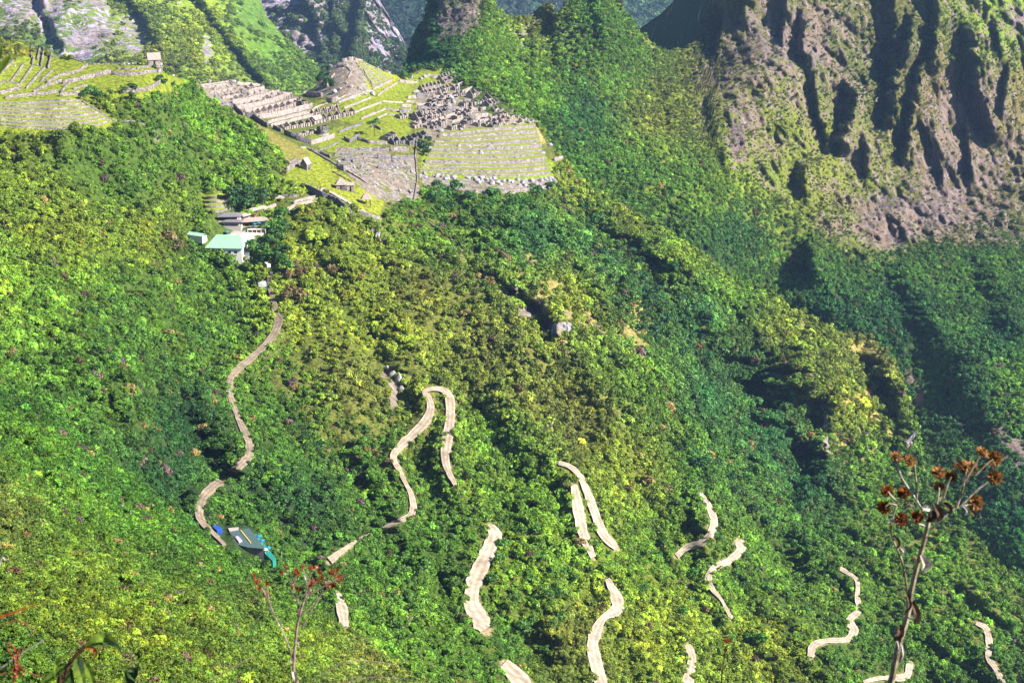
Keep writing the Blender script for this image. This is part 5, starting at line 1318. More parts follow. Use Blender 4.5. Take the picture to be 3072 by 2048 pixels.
hut(1086, 612, 6.5, 6, 3.4, 4.8, 'thatched open-sided hut nearest the end of the boundary wall', 'hip', ang=0.15, wallm=M_WOOD, open_=True)
hut(1040, 572, 5.5, 5, 4.0, 1.6, 'small stone house with pale flat thatch between the two hipped huts', 'gable', ang=0.15, wallm=M_STONE2, sink=6)
hut(921, 512, 6.5, 5.5, 4.4, 4.6, 'tall narrow stone house with a bright gable above the entrance path', 'gable', ang=1.2, wallm=M_STONE)
hut(946, 372, 12, 6, 3.2, 2.8, 'long grey thatched roof in the temple quarter of the western ruins', 'gable', ang=AX, wallm=M_GREY)
P = gpt(968, 404)
e = empty('round_tower', P, 0, 'curved stone tower on a rock in the western ruins', 'tower')
bm = bmesh.new()
for k in range(14):
    a0, a1 = k * 6.2832 / 14, (k + 0.98) * 6.2832 / 14
    o = [Vector((4.6 * math.cos(a0), 4.6 * math.sin(a0), 0)), Vector((4.6 * math.cos(a1), 4.6 * math.sin(a1), 0)), Vector((3.8 * math.cos(a1), 3.8 * math.sin(a1), 0)), Vector((3.8 * math.cos(a0), 3.8 * math.sin(a0), 0))]
    lo = [bm.verts.new(v + Vector((0, 0, -2))) for v in o]; hi = [bm.verts.new(v * .95 + Vector((0, 0, 7.5 if k % 5 else 5.2))) for v in o]
    bm.faces.new(lo[::-1]); bm.faces.new(hi)
    for i in range(4): bm.faces.new((lo[i], lo[(i + 1) % 4], hi[(i + 1) % 4], hi[i]))
bobj('tower_wall', bm, M_GREY, e)
bm = bmesh.new(); cyl(bm, Vector((0, 0, -4)), Vector((0, 0, 1.2)), 6.2, 4.8, 9); bobj('rock_base', bm, M_BOULD, e)
hut(828, 605, 6, 5, 2.6, 1.5, 'brown ticket shelter on posts where the entrance path begins', 'hip', ang=0.3, wallm=M_RED, roofm=M_THATCH, open_=True, name='ticket_shelter', cat='shelter')

# entrance lodge
P = gpt(618, 770)
e = empty('lodge_building', P + Vector((0, 2, 1.0)), -0.10, 'lodge with a big pale green metal roof at the top of the road', 'building')
Lb, Wb = 25, 26
walls4(e, Lb, Wb, 5.0, M_WHITE, t=0.4, gab=0, sink=8)
bm = bmesh.new(); hip_roof(bm, Lb, Wb, 5.0, 11.2, 0.8, 0.16); rf = bobj('roof', bm, M_GREENROOF, e)
for i in range(16):
    bm = bmesh.new(); x = -0.6 + i * (Lb + 1.2) / 15
    k = min(1.0, max(0.0, min((x + .8) / (Lb * .16 + .8), (Lb + .8 - x) / (Lb * .16 + .8))))
    if k > 0.05:
        cyl(bm, Vector((x, -0.8, 5.05)), Vector((x, -0.8 + (Wb / 2 + .8) * k, 5.05 + 6.2 * k)), 0.09, n=4)
        bobj('roof_seam', bm, M_GREENROOF2, rf)
for i in range(5): 
    f = bx('window', e, M_WHITE, 2 + i * 4.4, 4.4 + i * 4.4, -0.1, -0.02, 1.4, 3.2)
    bx('pane', f, M_GLASS, 2.15 + i * 4.4, 4.25 + i * 4.4, -0.14, -0.11, 1.55, 3.05)
P = gpt(716, 772)
e = empty('lodge_wing', P + Vector((-4, 0, 0.5)), -0.12, 'low wing with a flat green roof and white railing beside the lodge', 'building')
walls4(e, 12, 9, 3.4, M_WHITE, t=.4, sink=6)
bx('roof', e, M_GREENROOF, -0.5, 12.5, -0.5, 9.5, 3.42, 3.7)
for i in range(13): bx('baluster', e, M_WHITE, -0.4 + i * 1.02, -0.25 + i * 1.02, -1.6, -1.5, -1.2, 0.9)
bx('handrail', e, M_WHITE, -0.5, 12.4, -1.65, -1.45, 0.92, 1.04)
P = gpt(580, 716)
e = empty('green_shed', P + Vector((-4, 0, 0)), -0.5, 'pale green metal roof half hidden by trees left of the lodge', 'shed')
walls4(e, 13, 5, 3, M_WHITE, t=.3); bm = bmesh.new(); gable_roof(bm, 13, 5, 3.0, 4.4, .4, .2); bobj('roof', bm, M_GREENROOF2, e)
# terrace, stairs and café
def pad(name, poly, lift, mat, layer=None, th=1.0):
    P = [gpt(x, y, layer) for x, y in poly]
    z = sum(p.z for p in P) / len(P)
    bm = bmesh.new()
    zt = [p.z + lift for p in P]
    a = [bm.verts.new((p.x, p.y, q)) for p, q in zip(P, zt)]; b = [bm.verts.new((p.x, p.y, q - th - 2)) for p, q in zip(P, zt)]
    bm.faces.new(a); bm.faces.new(b[::-1])
    for i in range(len(P)): bm.faces.new((a[i], b[i], b[(i + 1) % len(P)], a[(i + 1) % len(P)]))
    return setp(bobj(name, bm, mat), kind='structure')
pad('plaza', [(682, 706), (722, 700), (745, 690), (792, 692), (790, 722), (765, 738), (738, 742), (728, 752), (722, 716)], 0.5, M_PAVE)
pad('walkway', [(716, 668), (728, 662), (800, 622), (826, 610), (830, 616), (806, 634), (740, 672), (722, 690)], 0.4, M_SAND)
A, B = gpt(690, 704), gpt(722, 704)
e = empty('stairs', gpt(689, 706), 0.0, 'broad pale steps between the lodge roof and the verandas', 'stairs')
for i in range(7): bx('step', e, M_PAVE, 0, 7.6, i * 1.5, i * 1.5 + 1.5, -2, 0.35 + i * 0.42)
def pavilion(px, py, L, Wd, h, rise, label, ang, roofm, name='pavilion', posts=4, inset=0.2, skirt=None):
    P = gpt(px, py); e = empty(name, P, ang, label, 'pavilion')
    for i in range(posts):
        for y in (0.3, Wd - 0.3):
            x = 0.3 + (L - 0.6) * i / (posts - 1)
            bm = bmesh.new(); cyl(bm, Vector((x, y, -3)), Vector((x, y, h)), 0.2, n=6); bobj('post', bm, M_WOOD, e)
    bx('back_wall', e, M_WOOD, 0.4, L - 0.4, Wd - 0.9, Wd - 0.6, -3, h - .1)
    bx('floor', e, M_PAVE if skirt is None else skirt, 0, L, 0, Wd, -3, 0.3)
    bm = bmesh.new(); hip_roof(bm, L, Wd, h, h + rise, inset=inset, ov=1.0); bobj('roof', bm, roofm, e)
    return e
pavilion(654, 664, 15, 11, 3.4, 1.6, 'wide grey hipped roof at the left end of the lodge terrace', 0.05, M_SLATE, inset=0.3)
pavilion(668, 678, 13, 5, 3.2, 1.1, 'grey veranda roof above the pale steps', -0.08, M_SLATE, posts=6)
pavilion(728, 682, 18, 9, 4.0, 1.8, 'café roof of grey thatch over blue parasols', 0.28, M_THATCH, posts=5, inset=0.16)
pavilion(730, 660, 8, 3.2, 2.8, 1.4, 'short thatched canopy low on the covered walkway', 0.95, M_THATCH, posts=3, inset=0.05)
pavilion(752, 645, 16, 3.4, 2.8, 1.5, 'long thatched canopy along the covered walkway', 0.95, M_THATCH, posts=5, inset=0.03)
e = empty('café_deck'.replace('é', 'e'), gpt(742, 700), 0.06, 'white fronted lower deck under the parasols of the cafe', 'deck')
bx('deck_floor', e, M_PAVE, 0, 13, 0, 5, 2.2, 2.5); bx('rail', e, M_WHITE, 0, 13, -0.1, 0, 2.5, 3.3); bx('front_wall', e, M_WOOD, 0.3, 12.7, 0.4, 0.7, -2, 2.2)
for i in range(5): bx('pillar', e, M_WHITE, 0.1 + i * 3.1, 0.5 + i * 3.1, 0, 0.35, -2, 2.2)
def parasol(P, r, mat, label, group=None, h=2.6):
    e = empty('parasol', P, rnd.random(), label, 'parasol', group)
    bm = bmesh.new(); cyl(bm, Vector((0, 0, 0)), Vector((0, 0, h)), 0.06); bobj('pole', bm, M_WHITE, e)
    bm = bmesh.new(); top = bm.verts.new((0, 0, h + 0.35)); n = 8
    ring = [bm.verts.new((r * math.cos(6.2832 * i / n), r * math.sin(6.2832 * i / n), h - 0.35)) for i in range(n)]
    low = [bm.verts.new(v.co - Vector((0, 0, 0.25))) for v in ring]
    for i in range(n): bm.faces.new((ring[i], ring[(i + 1) % n], top)); bm.faces.new((low[i], low[(i + 1) % n], ring[(i + 1) % n], ring[i]))
    bobj('canopy', bm, mat, e)
    return e
for i, (x, y, m, t) in enumerate([(764, 690, M_BLUE, 'leftmost'), (777, 687, M_BLUE, 'middle'), (793, 688, M_BLUE, 'rightmost')]):
    parasol(gpt(x, y) + Vector((0, 0, 2.2)), 1.7, m, 'blue parasol, %s of the three on the café deck'.replace('é', 'e') % t, 'parasols on the cafe deck')
parasol(gpt(681, 704), 2.0, M_BLUE, 'light blue parasol at the foot of the pale steps')
parasol(gpt(748, 738), 1.8, M_WHITE, 'white parasol on the plaza beside the lodge')
parasol(gpt(738, 728), 1.6, M_TURQ, 'pale turquoise parasol on the plaza edge')
parasol(gpt(655, 782), 1.5, M_WHITE, 'white parasol among the trees left of the lodge')
pad('parking_apron', [(772, 846), (800, 846), (806, 870), (780, 872)], 0.8, M_WHITE)

def car_body(bm, L, Wd, H, hood=0.0):
    pr = [(0, 0.35), (L, 0.35), (L, H * .55), (L - hood, H * .62), (L - hood - 0.5, H), (0.1, H), (0, H * .9)]
    prism(bm, pr, 0, Wd, lambda s, y, z: Vector((s, y, z)))
def vehicle(px, py, ang, L, Wd, H, mat, label, name, cat, hood=0.6, nwin=4, group=None, lift=0.6):
    P = gpt(px, py) + Vector((0, 0, lift)); e = empty(name, P, ang, label, cat, group)
    bm = bmesh.new(); car_body(bm, L, Wd, H, hood); bobj('body', bm, mat, e)
    for y in (-0.03, Wd + 0.01):
        for i in range(nwin):
            x = 0.4 + i * (L - hood - 1.2) / nwin
            bx('window', e, M_GLASS, x, x + (L - hood - 1.2) / nwin - .15, y, y + .02, H * .6, H * .88)
    bx('windscreen', e, M_GLASS, L - hood - 0.2, L - hood - 0.1, .15, Wd - .15, H * .64, H * .9)
    for x in (L * .18, L * .8):
        for y in (-0.05, Wd - 0.2):
            bm = bmesh.new(); cyl(bm, Vector((x, y, .42)), Vector((x, y + .25, .42)), .42, n=12); w_ = bobj('wheel', bm, M_TYRE, e)
            bm = bmesh.new(); yy = y - .02 if y < 0 else y + .22; cyl(bm, Vector((x, yy, .42)), Vector((x, yy + .05, .42)), .22, n=8); bobj('rim', bm, M_SLATE, w_)
    return e
vehicle(668, 1606, 2.15, 6.2, 2.6, 2.7, M_VAN, 'blue box van parked where the road meets the dark-roofed shed', 'parked_van', 'van', hood=0.5)
vehicle(812, 806, 2.0, 7.0, 2.4, 2.8, M_WHITE, 'white minibus half hidden under the trees by the lodge gate', 'parked_minibus', 'minibus', hood=0.4, nwin=6)
vehicle(818, 826, 1.6, 4.2, 1.8, 1.6, M_SLATE, 'grey car at the top end of the dirt road', 'parked_car', 'car', hood=1.0, nwin=2)
# the café shed by the lower bend
P0, P1, P2, P3 = [gpt(*q) for q in ((690, 1596), (748, 1585), (794, 1646), (738, 1640))]
zc = max(p.z for p in (P0, P1, P2, P3)) + 1.5
e = empty('roadside_shed', Vector((P0.x, P0.y, zc)), 0, 'dark teal flat-roofed shed below the road bend', 'shed')
o = Vector((P0.x, P0.y, 0))
qs = [unproj(x, y, (zc / ray(x, y)[1])) for x, y in ((688, 1594), (748, 1583), (795, 1645), (740, 1640), (712, 1632))]
bm = bmesh.new()
tp = [bm.verts.new(Vector(q) - o - Vector((0, 0, zc))) for q in qs]; bt = [bm.verts.new(v.co - Vector((0, 0, 0.4))) for v in tp]
bm.faces.new(tp); bm.faces.new(bt[::-1])
for i in range(5): bm.faces.new((tp[i], bt[i], bt[(i + 1) % 5], tp[(i + 1) % 5]))
roof_ = bobj('roof', bm, M_DARKROOF, e)
bm = bmesh.new()
qc = sum((v for v in [Vector(q) for q in qs]), Vector()) / 5
lo = [bm.verts.new((Vector(q) - qc) * 0.92 + qc - o - Vector((0, 0, zc + .4))) for q in qs]; l2 = [bm.verts.new(v.co - Vector((0, 0, 7))) for v in lo]
for i in range(5): bm.faces.new((lo[i], l2[i], l2[(i + 1) % 5], lo[(i + 1) % 5]))
bobj('wall', bm, M_SLATE, e)
def onroof(x, y, dz=0.0): return Vector(unproj(x, y, zc / ray(x, y)[1])) - o - Vector((0, 0, zc - dz))
bm = bmesh.new(); a, b = onroof(722, 1591, .12), onroof(752, 1628, .12); cyl(bm, a, b, 0.3, n=4); bobj('ridge_strip', bm, M_YELLOW, roof_)
bm = bmesh.new(); a = [onroof(*q, .1) for q in ((706, 1614), (714, 1610), (727, 1624), (717, 1629))]; vv = [bm.verts.new(v) for v in a] + [bm.verts.new(v + Vector((0, 0, .6))) for v in a]
bm.faces.new(vv[4:]); [bm.faces.new((vv[i], vv[(i + 1) % 4], vv[4 + (i + 1) % 4], vv[4 + i])) for i in range(4)]; bobj('skylight', bm, M_LILAC, roof_)
e2 = empty('deck', gpt(782, 1640), 0, 'narrow turquoise deck along the right side of the dark teal shed', 'deck')
ori = e2.location.copy()
zd = max(gpt(x, y).z for x, y in ((768, 1606), (800, 1642), (826, 1674), (798, 1656))) + 0.4
dq = [Vector(unproj(x, y, zd / ray(x, y)[1])) - ori for x, y in ((762, 1600), (772, 1602), (828, 1674), (818, 1682), (796, 1660))]
bm = bmesh.new(); t_ = [bm.verts.new(v) for v in dq]; b_ = [bm.verts.new(v - Vector((0, 0, 4))) for v in dq]
bm.faces.new(t_); [bm.faces.new((t_[i], b_[i], b_[(i + 1) % 5], t_[(i + 1) % 5])) for i in range(5)]; bobj('deck_floor', bm, M_TURQ, e2)
for x, y, t in [(777, 1620, 'upper'), (786, 1633, 'middle'), (805, 1655, 'lower')]:
    parasol(Vector(unproj(x, y, zd / ray(x, y)[1])), 1.35, M_BLUE, 'round blue parasol, %s one on the turquoise deck by the road' % t, 'parasols on the turquoise deck')
parasol(Vector(unproj(796, 1660, zd / ray(796, 1660)[1])), 1.1, M_WHITE, 'white parasol at the lower end of the turquoise deck')
bm = bmesh.new(); p_ = gpt(846, 1684); cyl(bm, Vector((0, 0, -1)), Vector((0, 0, 5.2)), .09, .06); setp(bobj('flagpole', bm, M_WHITE), 'thin white pole standing beside the lower end of the shed', 'pole'); bpy.data.objects['flagpole'].location = p_
pad('gravel_yard', [(684, 1586), (716, 1583), (716, 1592), (690, 1597)], 0.5, M_PAVE)
wall([(803, 1688), (820, 1690), (838, 1688)], 7, 'low pale foundation wall below the turquoise deck', None, M_STONE2)
wall([(622, 1546), (632, 1562), (642, 1580)], 3, 'short dark road barrier leading to the blue van', None, M_GREY)

# ------------------------------------------------------------------ visitors
def person_mesh():
    bm = bmesh.new()
    J = [(0, 0, .95), (0, 0, 1.2), (0, 0, 1.42), (0, 0, 1.55), (0, .01, 1.70), (.10, 0, .9), (.12, .03, .5), (.12, 0, .06), (.12, .12, .03), (-.10, 0, .9), (-.12, -.1, .5), (-.12, -.2, .08), (-.12, -.08, .03), (.2, 0, 1.4), (.27, -.04, 1.13), (.27, .08, .9), (-.2, 0, 1.4), (-.27, .02, 1.13), (-.25, .14, .92)]
    E = [(0, 1), (1, 2), (2, 3), (3, 4), (0, 5), (5, 6), (6, 7), (7, 8), (0, 9), (9, 10), (10, 11), (11, 12), (2, 13), (13, 14), (14, 15), (2, 16), (16, 17), (17, 18)]
    Rr = [.15, .14, .16, .06, .10, .10, .07, .05, .04, .10, .07, .05, .04, .07, .05, .04, .07, .05, .04]
    me = bpy.data.meshes.new('skeleton'); me.from_pydata(J, E, [])
    o = bpy.data.objects.new('t', me); COL.objects.link(o)
    md = o.modifiers.new('s', 'SKIN'); sd = me.skin_vertices[0].data
    for i, r_ in enumerate(Rr): sd[i].radius = (r_, r_ * .8)
    sd[0].use_root = True
    o.modifiers.new('u', 'SUBSURF').render_levels = 1
    dg = bpy.context.evaluated_depsgraph_get(); ev = o.evaluated_get(dg)
    m2 = bpy.data.meshes.new_from_object(ev); m2.name = 'person_body'
    bpy.data.objects.remove(o)
    return m2
PM = person_mesh()
shirts = {'red': (0.4, .03, .03), 'white': (.6, .6, .6), 'blue': (.04, .1, .4), 'black': (.02, .02, .02), 'yellow': (.5, .38, .04), 'grey': (.2, .2, .2)}
PMs = {}
for k, c in shirts.items():
    m = PM.copy(); m.materials.append(flat_mat(k + '_clothes', c)); PMs[k] = m
bm = bmesh.new(); bmesh.ops.create_icosphere(bm, subdivisions=2, radius=.115)
for v in bm.verts: v.co.z *= 1.15
HEAD = bpy.data.meshes.new('head'); bm.to_mesh(HEAD); bm.free(); HEAD.materials.append(M_SKIN)
spots = [(942, 571, 0), (952, 569, 0), (956, 570, 0), (963, 568, 0), (948, 572, 0), (896, 592, 0), (902, 591, 0), (898, 612, 0), (906, 590, 0), (920, 606, 0), (868, 628, 0), (836, 648, 0), (1030, 560, 0), (916, 440, 0), (996, 508, 0), (1000, 510, 0), (1062, 380, 0), (1066, 381, 0), (1108, 432, 0), (1116, 433, 0), (1122, 434, 0), (1130, 434, 0),
         (1068, 178, 0), (1075, 176, 0), (1052, 180, 0), (1058, 176, 0), (700, 700, 0), (716, 706, 0), (748, 712, 0), (756, 716, 0), (762, 720, 0), (736, 716, 0), (742, 724, 0), (728, 700, 0), (1308, 1216, 0), (1312, 1222, 0)]
keys = list(shirts)
near = lambda x, y: ('on the entrance path' if 830 < x < 970 and y > 560 else 'near the thatched huts' if y > 500 and x < 1040 and x > 970 else 'on the plaza lawn edge' if 1000 < x < 1140 and y > 300 else 'on top of the rocky hill' if y < 190 else 'on the lodge plaza' if 690 < x < 770 else 'walking on the hairpin road' if y > 1000 else 'on the path by the western ruins')
pc = {}
for i, (x, y, _) in enumerate(sorted(spots)):
    k = keys[i % 6]; w = near(x, y); pc[(w)] = pc.get(w, 0) + 1
    e = empty('person', gpt(x, y) + Vector((0, 0, .6)), rnd.uniform(0, 6), 'visitor in %s clothes %s, %s from left' % (k, w, nth(pc[w])), 'person', 'visitors')
    link('body', PMs[k], e); h_ = link('head', HEAD, e); h_.location = (0, 0, 1.70)

# ------------------------------------------------------------------ single trees
leafy_tree('plaza_tree', 1124, 409, 15, 6.2, (0.05, 0.12, 0.02), 'lone spreading tree on the lawn below the plaza', ci=0, flat=0.6)
def tree_zone(name, pts, grp, label, tint, rad, hgt, layer=None, coll=None, flat=1.0, leadv=0.3):
    pts = sorted(pts)
    for i_, (x, y) in enumerate(pts):
        k = math.exp(rnd.gauss(0, leadv * .6)); r_ = rad * rnd.uniform(.75, 1.3)
        leafy_tree(name, x, y, hgt * rnd.uniform(.8, 1.2), r_, tuple(t * k for t in tint), label + ', ' + nth(i_ + 1) + ' from left', grp, layer, flat=flat, coll=coll)
def rpts(n, poly, seed, mind=14):
    r = random.Random(seed); xs = [p[0] for p in poly]; ys = [p[1] for p in poly]; out = []; t = 0
    while len(out) < n and t < 6000:
        t += 1
        x, y = r.uniform(min(xs), max(xs)), r.uniform(min(ys), max(ys))
        if in_poly(np.array([x]), np.array([y]), poly)[0] and road_mask(np.array([x]), np.array([y]))[0] > 16 and all(math.hypot(x - a, y - b) > mind for a, b in out): out.append((x, y))
    return out
tree_zone('leafy_tree', rpts(11, [(755, 765), (800, 745), (870, 770), (860, 830), (830, 800), (780, 800), (745, 790)], 1, 20), 'trees beside the lodge', 'round dark green tree crowding in on the right side of the lodge', (0.045, 0.115, 0.018), 5.5, 9)
tree_zone('leafy_tree', rpts(7, [(805, 680), (850, 660), (860, 720), (812, 740)], 2, 18), 'trees beside the cafe', 'tall green tree standing right of the blue cafe parasols', (0.05, 0.13, 0.02), 5.5, 10)
tree_zone('leafy_tree', rpts(9, [(560, 745), (640, 782), (720, 800), (640, 815), (560, 800)], 3, 20), 'trees in front of the lodge', 'leafy tree in front of the green lodge roof', (0.06, 0.14, 0.018), 4.5, 7)
tree_zone('bare_tree', [(505, 735), (530, 760), (872, 850), (900, 835), (905, 905), (880, 890), (862, 915), (1000, 830)], 'brown trees', 'brown twiggy tree with sparse leaves rising near the dirt road', (0.12, 0.095, 0.04), 5.0, 8)
tree_zone('leafy_tree', rpts(10, [(690, 600), (790, 585), (800, 620), (740, 640), (700, 630)], 4, 18), 'trees above the lodge', 'big dark round tree above the lodge roofs', (0.028, 0.08, 0.02), 6, 10)
tree_zone('leafy_tree', [(262, 292), (280, 284), (330, 290), (370, 282), (395, 274), (480, 250), (496, 256), (520, 262), (250, 300), (300, 300)], 'trees at the field edge', 'dark bushy tree at the thicket edge under the fields', (0.035, 0.095, 0.018), 3.6, 5.5)
tree_zone('leafy_tree', [(1215, 240), (1235, 226), (1252, 222), (1290, 208), (1305, 212), (1325, 204), (1345, 206), (1360, 210), (1370, 214), (1465, 222), (1480, 226), (1498, 232), (1380, 200), (1408, 196)], 'trees behind the lawn', 'low dark tree behind the far lawn of the ruins', (0.03, 0.085, 0.02), 5.0, 6)
tree_zone('leafy_tree', [(1262, 436), (1272, 446), (1284, 430), (1268, 458), (1290, 446), (1278, 470)], 'trees in the gully of the ruins', 'dark shrub tree in the gully beside the east terraces', (0.02, 0.06, 0.018), 4.2, 5)
tree_zone('leafy_tree', [(985, 255), (975, 262), (1000, 268), (968, 240), (978, 228), (988, 218), (962, 252)], 'trees on the rocky hill', 'dark tree on the shaded left side of the rocky hill', (0.02, 0.065, 0.022), 4.2, 6)
tree_zone('leafy_tree', rpts(26, [(1300, 560), (1500, 590), (1700, 560), (1800, 680), (1700, 780), (1450, 720), (1300, 640)], 5, 30), 'forest trees below the ruins', 'round crowned forest tree below the east terraces', (0.035, 0.11, 0.022), 5.5, 8)
tree_zone('leafy_tree', rpts(26, [(1800, 700), (2000, 800), (2150, 960), (2200, 1100), (2000, 1100), (1850, 950), (1760, 800)], 6, 30), 'trees of the dark hollow', 'deep green tree in the shaded hollow left of the ridge', (0.02, 0.075, 0.024), 6.0, 9)
tree_zone('leafy_tree', rpts(30, [(2100, 1150), (2350, 1250), (2480, 1500), (2300, 1600), (2100, 1450), (2000, 1250)], 7, 30), 'trees under the knoll', 'dark green tree on the slope under the yellow knoll', (0.022, 0.085, 0.024), 4.8, 7.5)
tree_zone('leafy_tree', rpts(22, [(1050, 1560), (1400, 1480), (1400, 1900), (1200, 1980), (1050, 1800)], 8, 34), 'trees between the lower roads', 'spreading green tree between the two lowest left roads', (0.06, 0.14, 0.022), 3.6, 5.5)
tree_zone('leafy_tree', rpts(22, [(1500, 1600), (1720, 1500), (1780, 1800), (1740, 2000), (1600, 1980), (1480, 1750)], 9, 34), 'trees beside the wide road', 'bushy green tree right of the widest road leg', (0.055, 0.14, 0.022), 3.6, 5.5)
tree_zone('leafy_tree', rpts(20, [(1880, 1600), (2400, 1650), (2500, 1850), (2300, 2000), (1950, 1900)], 10, 36), 'trees among the right bends', 'green tree between the road bends at lower right', (0.055, 0.15, 0.022), 3.8, 5.5)
tree_zone('leafy_tree', rpts(22, [(250, 800), (600, 850), (640, 1050), (560, 1300), (420, 1300), (300, 1100)], 11, 40), 'trees of the left slope', 'dark bushy tree on the wooded slope left of the dirt road', (0.035, 0.10, 0.02), 3.4, 5.0)
tree_zone('leafy_tree', rpts(16, [(720, 1350), (900, 1300), (1100, 1450), (950, 1600), (760, 1560)], 12, 34), 'trees right of the shed', 'dusky green tree on the slope above the dark teal shed', (0.03, 0.085, 0.022), 3.6, 5.2)

# ------------------------------------------------------------------ the bank at our feet and the plants on it
def bank():
    ys = np.concatenate([np.linspace(-6, 10, 33), np.linspace(11, 130, 40)])
    zs = np.interp(ys, [-6, 0.8, 2.5, 4.5, 6, 9, 20, 60, 130], [-1.0, -1.75, -2.15, -3.0, -4.3, -7.6, -20, -52, -98])
    xs = np.linspace(-45, 45, 91)
    X, Y = np.meshgrid(xs, ys); Z = np.repeat(zs[:, None], len(xs), 1)
    P = np.stack([X, Y, Z], -1)
    Z = Z + 0.12 * fbm(P, 1.5, 3, 301) * (Y < 12) + 0.5 * fbm(P, 12, 3, 303) * smoothstep(5, 20, Y)
    P = np.stack([X, Y, Z], -1)
    h, w = X.shape; idx = np.arange(h * w).reshape(h, w)
    F = np.stack([idx[:-1, :-1], idx[:-1, 1:], idx[1:, 1:], idx[1:, :-1]], -1).reshape(-1, 4)
    me = mesh_np('viewpoint_bank', P.reshape(-1, 3), F, True)
    vattr(me, 'tint', np.tile(np.array([0.09, 0.10, 0.03]), (h * w, 1))); vattr(me, 'rock', np.full(h * w, 0.15), 'FLOAT')
    setp(link('viewpoint_bank', me, None, M_TERR), kind='structure')
    return lambda x, y: float(np.interp(y, [-6, 0.8, 2.5, 4.5, 6, 9, 20], [-1.0, -1.75, -2.15, -3.0, -4.3, -7.6, -20]))
bankz = bank()
def plant_mat(name, c1, c2, scale=60, trans=0.25, rough=0.55):
    m, n, l, b = new_mat(name, rough)
    tc = n.new('ShaderNodeTexCoord'); nz = noise_node(n, l, scale, 4, tc.outputs['Object'])
    r = ramp(n, l, nz.outputs['Fac'], [(0.35, c1), (0.65, c2)]); l.new(r.outputs[0], b.inputs['Base Color'])
    if trans:
        t = n.new('ShaderNodeBsdfTranslucent'); l.new(r.outputs[0], t.inputs['Color'])
        ms = n.new('ShaderNodeMixShader'); ms.inputs[0].default_value = trans
        l.new(b.outputs[0], ms.inputs[1]); l.new(t.outputs[0], ms.inputs[2]); l.new(ms.outputs[0], n['Material Output'].inputs['Surface'])
    return m
M_STALK = plant_mat('dry_stalk', (0.10, 0.075, 0.05), (0.30, 0.25, 0.17), 40, 0)
M_RSTALK = plant_mat('grey_pink_stalk', (0.12, 0.07, 0.06), (0.28, 0.20, 0.18), 60, 0)
M_RUST = plant_mat('rust_petals', (0.10, 0.025, 0.008), (0.32, 0.10, 0.02), 120)
M_ORNG = plant_mat('orange_brown_petals', (0.12, 0.05, 0.02), (0.38, 0.19, 0.06), 90)
M_DKBR = plant_mat('dark_seed', (0.02, 0.012, 0.01), (0.07, 0.035, 0.02), 120, 0)
M_PALE = plant_mat('pale_curled_leaf', (0.20, 0.17, 0.14), (0.48, 0.44, 0.38), 60)
M_DLEAF = plant_mat('dark_dry_leaf', (0.03, 0.02, 0.015), (0.10, 0.06, 0.04), 60)
M_LGRN = plant_mat('broad_leaf', (0.05, 0.10, 0.015), (0.15, 0.22, 0.03), 30, 0.35, 0.4)
M_LDRK = plant_mat('dark_blade', (0.01, 0.03, 0.012), (0.03, 0.06, 0.02), 30, 0.1, 0.35)
M_STRAW = plant_mat('straw', (0.22, 0.15, 0.08), (0.36, 0.27, 0.15), 60, 0)
M_REDB = plant_mat('red_bud', (0.10, 0.012, 0.01), (0.22, 0.05, 0.03), 90, 0.1)

def U(x, y, D): return Vector(unproj(x, y, D))
def tube(bm, pts, r0, r1, n=7):
    m = len(pts); rings = []
    for i, p in enumerate(pts):
        d = (pts[min(i + 1, m - 1)] - pts[max(i - 1, 0)]).normalized(); u = d.cross(Vector((0.3, 1, 0.2))).normalized(); v = d.cross(u)
        r_ = r0 + (r1 - r0) * i / (m - 1)
        if i % 3 == 1: r_ *= 1.12
        rings.append([bm.verts.new(p + (u * math.cos(6.2832 * k / n) + v * math.sin(6.2832 * k / n)) * r_) for k in range(n)])
    for a, b in zip(rings[:-1], rings[1:]):
        for k in range(n): bm.faces.new((a[k], a[(k + 1) % n], b[(k + 1) % n], b[k]))
    bm.faces.new(rings[0][::-1]); bm.faces.new(rings[-1])
def smooth_pts(pts, n=5):
    A = catmull([tuple(p) for p in pts], n); return [Vector(a) for a in A]
def leaf_blade(bm, pts, width, fold=0.35, n=5, up=Vector((0, -1, 0.5)), wave=0.0):
    P = smooth_pts(pts, 4); m = len(P); rows = []
    for i, p in enumerate(P):
        t = i / (m - 1); w = width * math.sin(math.pi * min(1, t * 0.93 + 0.05)) ** 0.8 * (1 - 0.3 * t)
        d = (P[min(i + 1, m - 1)] - P[max(i - 1, 0)]).normalized(); s = d.cross(up).normalized(); nn = s.cross(d).normalized()
        row_ = []
        for k in range(-2, 3):
            q = p + s * (w * k / 4) + nn * (fold * w * abs(k) / 4 + wave * w * 0.12 * math.sin(i * 2.2) * (abs(k) - 1))
            row_.append(bm.verts.new(q))
        rows.append(row_)
    for a, b in zip(rows[:-1], rows[1:]):
        for k in range(4): bm.faces.new((a[k], a[k + 1], b[k + 1], b[k]))
